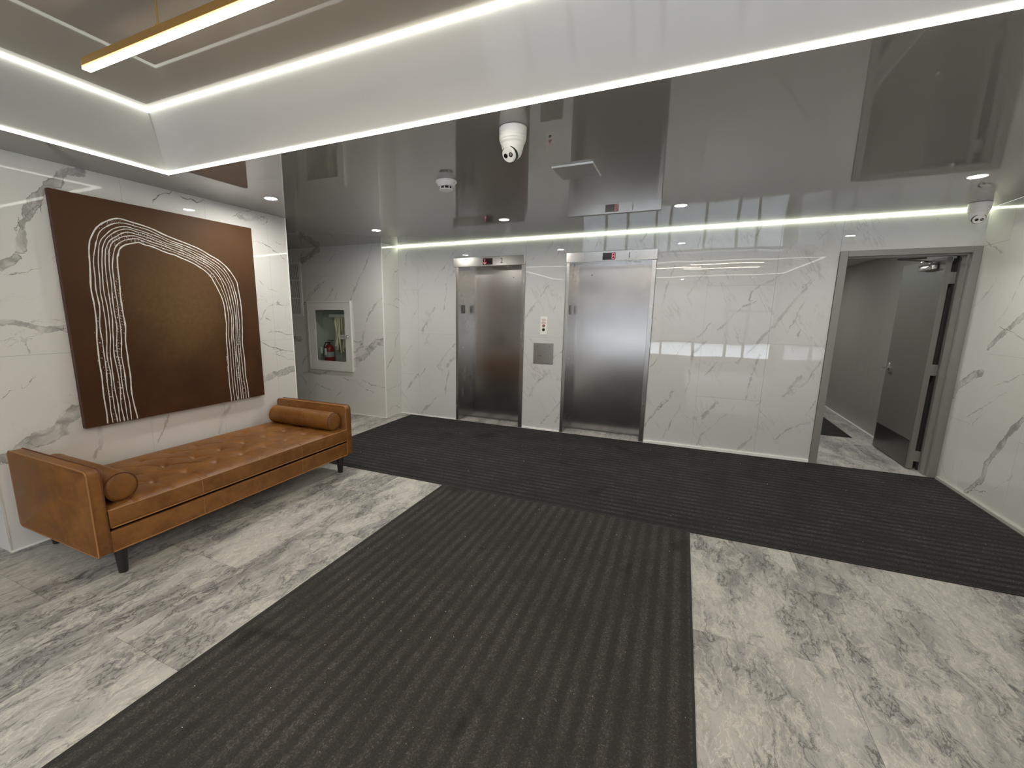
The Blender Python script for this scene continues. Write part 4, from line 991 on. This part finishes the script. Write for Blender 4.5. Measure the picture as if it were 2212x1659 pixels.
# air grille, vertical slats
gr = empty('air_grille', (-5.70, YH, 1.486)); tag(gr, 'tall white air grille with three banks of vertical slats on the recess wall', 'vent'); L2 = gr.location
gx = (-5.960, -5.443); gz = (1.486, 2.313)
bm = bmesh.new(); ringbox(bm, (gx[0], gx[1], *gz), (gx[0]+.045, gx[1]-.045, gz[0]+.035, gz[1]-.035), YH-.010, YH)
bmo('frame', bm, M['white_metal'], gr).location = -L2
for z in (1.762, 2.038): boxo('crossbar', (gx[0]+.045, gx[1]-.045, YH-.009, YH-.001, z-.009, z+.009), M['white_metal'], gr).location = -L2
boxo('dark_back', (gx[0]+.045, gx[1]-.045, YH-.0015, YH-.0005, gz[0]+.035, gz[1]-.035), M['black_matte'], gr).location = -L2
bm = bmesh.new(); x = gx[0]+.052
while x < gx[1]-.05:
    v = [(x, YH-.008), (x+.0028, YH-.0035)]
    quad(bm, (v[0][0], v[0][1], gz[0]+.035), (v[1][0], v[1][1], gz[0]+.035), (v[1][0], v[1][1], gz[1]-.035), (v[0][0], v[0][1], gz[1]-.035)); x += .0185
sl = bmo('slats', bm, M['white_metal'], gr, kind='stuff'); sl.location = -L2

# ------------------------------------------------------------------ ceiling fittings
def pot(x, y, label):
    t = empty('downlight', (x, y, H)); tag(t, label, 'downlight', 'round recessed downlights')
    bm = bmesh.new(); lathe(bm, (0, 0, 0), (0, 0, -1), [(0, .058), (.004, .057), (.006, .050), (.003, .046)], 32, cap=False); smooth(bmo('trim_ring', bm, M['white_metal'], t))
    bm = bmesh.new(); lathe(bm, (0, 0, -.001), (0, 0, -1), [(0, .045), (.002, .044), (.003, .02)], 32); bmo('lens', bm, M['pot'], t)
pot(-3.297, 2.874, 'round downlight nearest the brown painting, near the end of the left wall')
pot(-3.379, 4.419, 'round downlight in the ceiling in front of the hose cabinet recess')
pot(-1.764, 4.430, 'round downlight in front of the gap between the two elevators')
pot(-0.099, 4.457, 'round downlight just right of the right elevator, left of the blank marble')
pot(1.753, 4.332, 'round downlight in front of the open grey door, by the right wall')
for x, q in ((-3.3, 'at the painting end'), (-1.7, 'second from the painting end'), (-0.1, 'second from the right wall'), (1.5, 'nearest the right wall')): pot(x, -2.1, 'round downlight by the windows behind the camera, '+q)
for y, q in ((6.55, 'just inside the open door'), (9.0, 'far down the corridor')):  # added fill lights, put in to brighten the corridor
    t = empty('corridor_fill_light', (1.15, y, 2.36)); tag(t, 'added fill light in the corridor, '+q, 'fill light', 'added corridor fill lights')
    bm = bmesh.new(); ringbox_ = None; box(bm, -.16, .16, -.16, .16, -.020, -.001, bev=.004); bmo('housing', bm, M['white_metal'], t)
    bm = bmesh.new(); box(bm, -.14, .14, -.14, .14, -.024, -.0205); bmo('diffuser', bm, M['corr_fill'], t)

def linear(x0, x1, y, z, label):
    t = empty('linear_lamp', ((x0+x1)/2, y, z)); tag(t, label, 'lamp', 'slim gold linear lamps in the ceiling tray')
    h = (x1-x0)/2
    bm = bmesh.new(); box(bm, -h, h, -.018, .018, .014, .046, bev=.0015); bmo('housing', bm, M['gold'], t)
    bm = bmesh.new(); box(bm, -h+.002, h-.002, -.0165, .0165, 0.0, .0045); bmo('diffuser', bm, M['lamp'], t)
    bm = bmesh.new(); box(bm, -h+.001, h-.001, -.0172, .0172, .0046, .0138); bmo('amber_spill', bm, M['lamp_spill'], t)  # glowing band imitates lens light spilling onto the housing
    for s in (-h*.40, h*.40):
        bm = bmesh.new(); lathe(bm, (s, 0, .046), (0, 0, 1), [(0, .010), (.012, .010), (.014, .004), (HT-z-.058, .004), (HT-z-.056, .016), (HT-z-.046, .016)], 12); bmo('stem', bm, M['gold'], t)
ZL = 2.65
linear(-2.616, -0.75, 1.297, ZL, 'slim gold linear lamp seen at the top left inside the ceiling tray')
linear(0.05, 1.45, 0.10, ZL, 'slim gold linear lamp above and right of the camera, mirrored in the marble')
linear(-1.60, 0.30, -0.45, ZL, 'slim gold linear lamp just behind the camera, mirrored in the marble')
linear(-0.10, 1.50, -0.85, ZL, 'slim gold linear lamp nearest the windows, mirrored in the marble')

def dome(x, y, yaw, label):
    t = empty('security_camera', (x, y, H)); tag(t, label, 'camera', 'white ceiling turret cameras')
    bm = bmesh.new(); lathe(bm, (0, 0, -.001), (0, 0, -1), [(0, .068), (.003, .072), (.040, .071), (.044, .069), (.047, .071), (.060, .070), (.064, .066), (.072, .066), (.082, .059)], 40); smooth(bmo('mount', bm, M['white_plastic'], t), 30)
    bm = bmesh.new(); lathe(bm, (0, 0, -.080), (0, 0, -1), [(0, .060), (.010, .0585), (.040, .051), (.058, .043), (.070, .030), (.076, .012), (.077, .001)], 36); smooth(bmo('shroud', bm, M['white_plastic'], t), 50)
    d = Vector((math.cos(yaw)*math.cos(-.62), math.sin(yaw)*math.cos(-.62), math.sin(-.62))).normalized()
    c = Vector((0, 0, -.116))
    bm = bmesh.new(); lathe(bm, c+d*.010, d, [(0, .044), (.022, .0435), (.0255, .0432)], 32); bmo('slot_shade_ring', bm, M['black_matte'], t)  # black ring imitates the shade in the slot round the face
    bm = bmesh.new(); lathe(bm, c+d*.012, d, [(0, .0415), (.020, .0415), (.029, .0385), (.033, .034)], 36); smooth(bmo('face', bm, M['white_plastic'], t), 30)
    u = Vector((0, 0, 1)).cross(d).normalized()
    for s, big in ((-1, 1), (1, 0)):
        p = c+d*.0440+u*(s*.0160)
        bm = bmesh.new(); lathe(bm, p, d, [(-.004, .0115), (.0030, .0115)], 24); e_ = bmo('lens', bm, M['black'], t)
        if not big:
            bm = bmesh.new(); lathe(bm, p+d*.0030, d, [(0, .0068), (.0012, .0052)], 16); bmo('lamp_reflector', bm, M['lens_grey'], e_)
yaw_to = lambda x, y, k=0: math.atan2(-y, -x)+k
dome(-0.889, 2.335, yaw_to(-.889, 2.335, -.62), 'white ceiling security camera hanging in front of the left elevator, nearest the viewer')
dome(2.200, 5.310, yaw_to(2.2, 5.31, .35), 'white security camera in the far right corner above the open door')

t = empty('smoke_detector', (-1.662, 3.015, H)); tag(t, 'white round smoke detector on the glossy ceiling, left of the nearer camera', 'smoke detector')
bm = bmesh.new(); lathe(bm, (0, 0, -.0005), (0, 0, -1), [(0, .074), (.006, .078), (.014, .078), (.018, .073), (.036, .064), (.043, .056)], 36); smooth(bmo('base', bm, M['white_plastic'], t), 30)
bm = bmesh.new(); lathe(bm, (0, 0, -.043), (0, 0, -1), [(0, .040), (.020, .040)], 28); bmo('dark_chamber', bm, M['black_matte'], t)
bm = bmesh.new(); lathe(bm, (0, 0, -.062), (0, 0, -1), [(0, .052), (.004, .050), (.009, .036)], 28)
for i in range(8):
    a = 2*math.pi*i/8+.2; cx, cy_ = .044*math.cos(a), .044*math.sin(a); tube(bm, [(cx, cy_, -.042), (cx, cy_, -.064)], .0035, 6)
smooth(bmo('cap', bm, M['white_plastic'], t), 30)

t = empty('access_panel', (-0.734, 3.157, H)); tag(t, 'flat square ceiling access panel with two bright white edges, behind the nearer camera', 'panel')
bm = bmesh.new(); box(bm, -.131, .131, -.148, .148, -.010, -.001); bmo('plate', bm, M['panel'], t)
bm = bmesh.new(); box(bm, -.135, .135, -.152, -.146, -.0125, -.001); box(bm, .131, .135, -.146, .148, -.0125, -.001); bmo('edge_trim', bm, plain('panel_edge_white', (0.9, 0.9, 0.88), 0.3), t)

# ------------------------------------------------------------------ outside: snow and a row of buildings
boxo('ground', (-30, 30, -40, YF-.25, -0.30, -0.12), M['snow'], kind='structure')
for x0, x1, yy, hh, q in ((-24, -9.0, -18.5, 5.0, 'low wide grey building across the street, on the painting side'), (-9, -1.0, -17.5, 7.2, 'tall grey building across the street, straight behind the camera'),
                          (-1, 7.0, -18.8, 4.2, 'small grey building across the street, facing the runner mat'), (7, 24, -17.8, 6.4, 'long grey building across the street, beyond the right wall')):
    o = boxo('building', (x0, x1, yy-4, yy, -.12, hh), M['far']); tag(o, q, 'building', 'buildings across the snowy street')
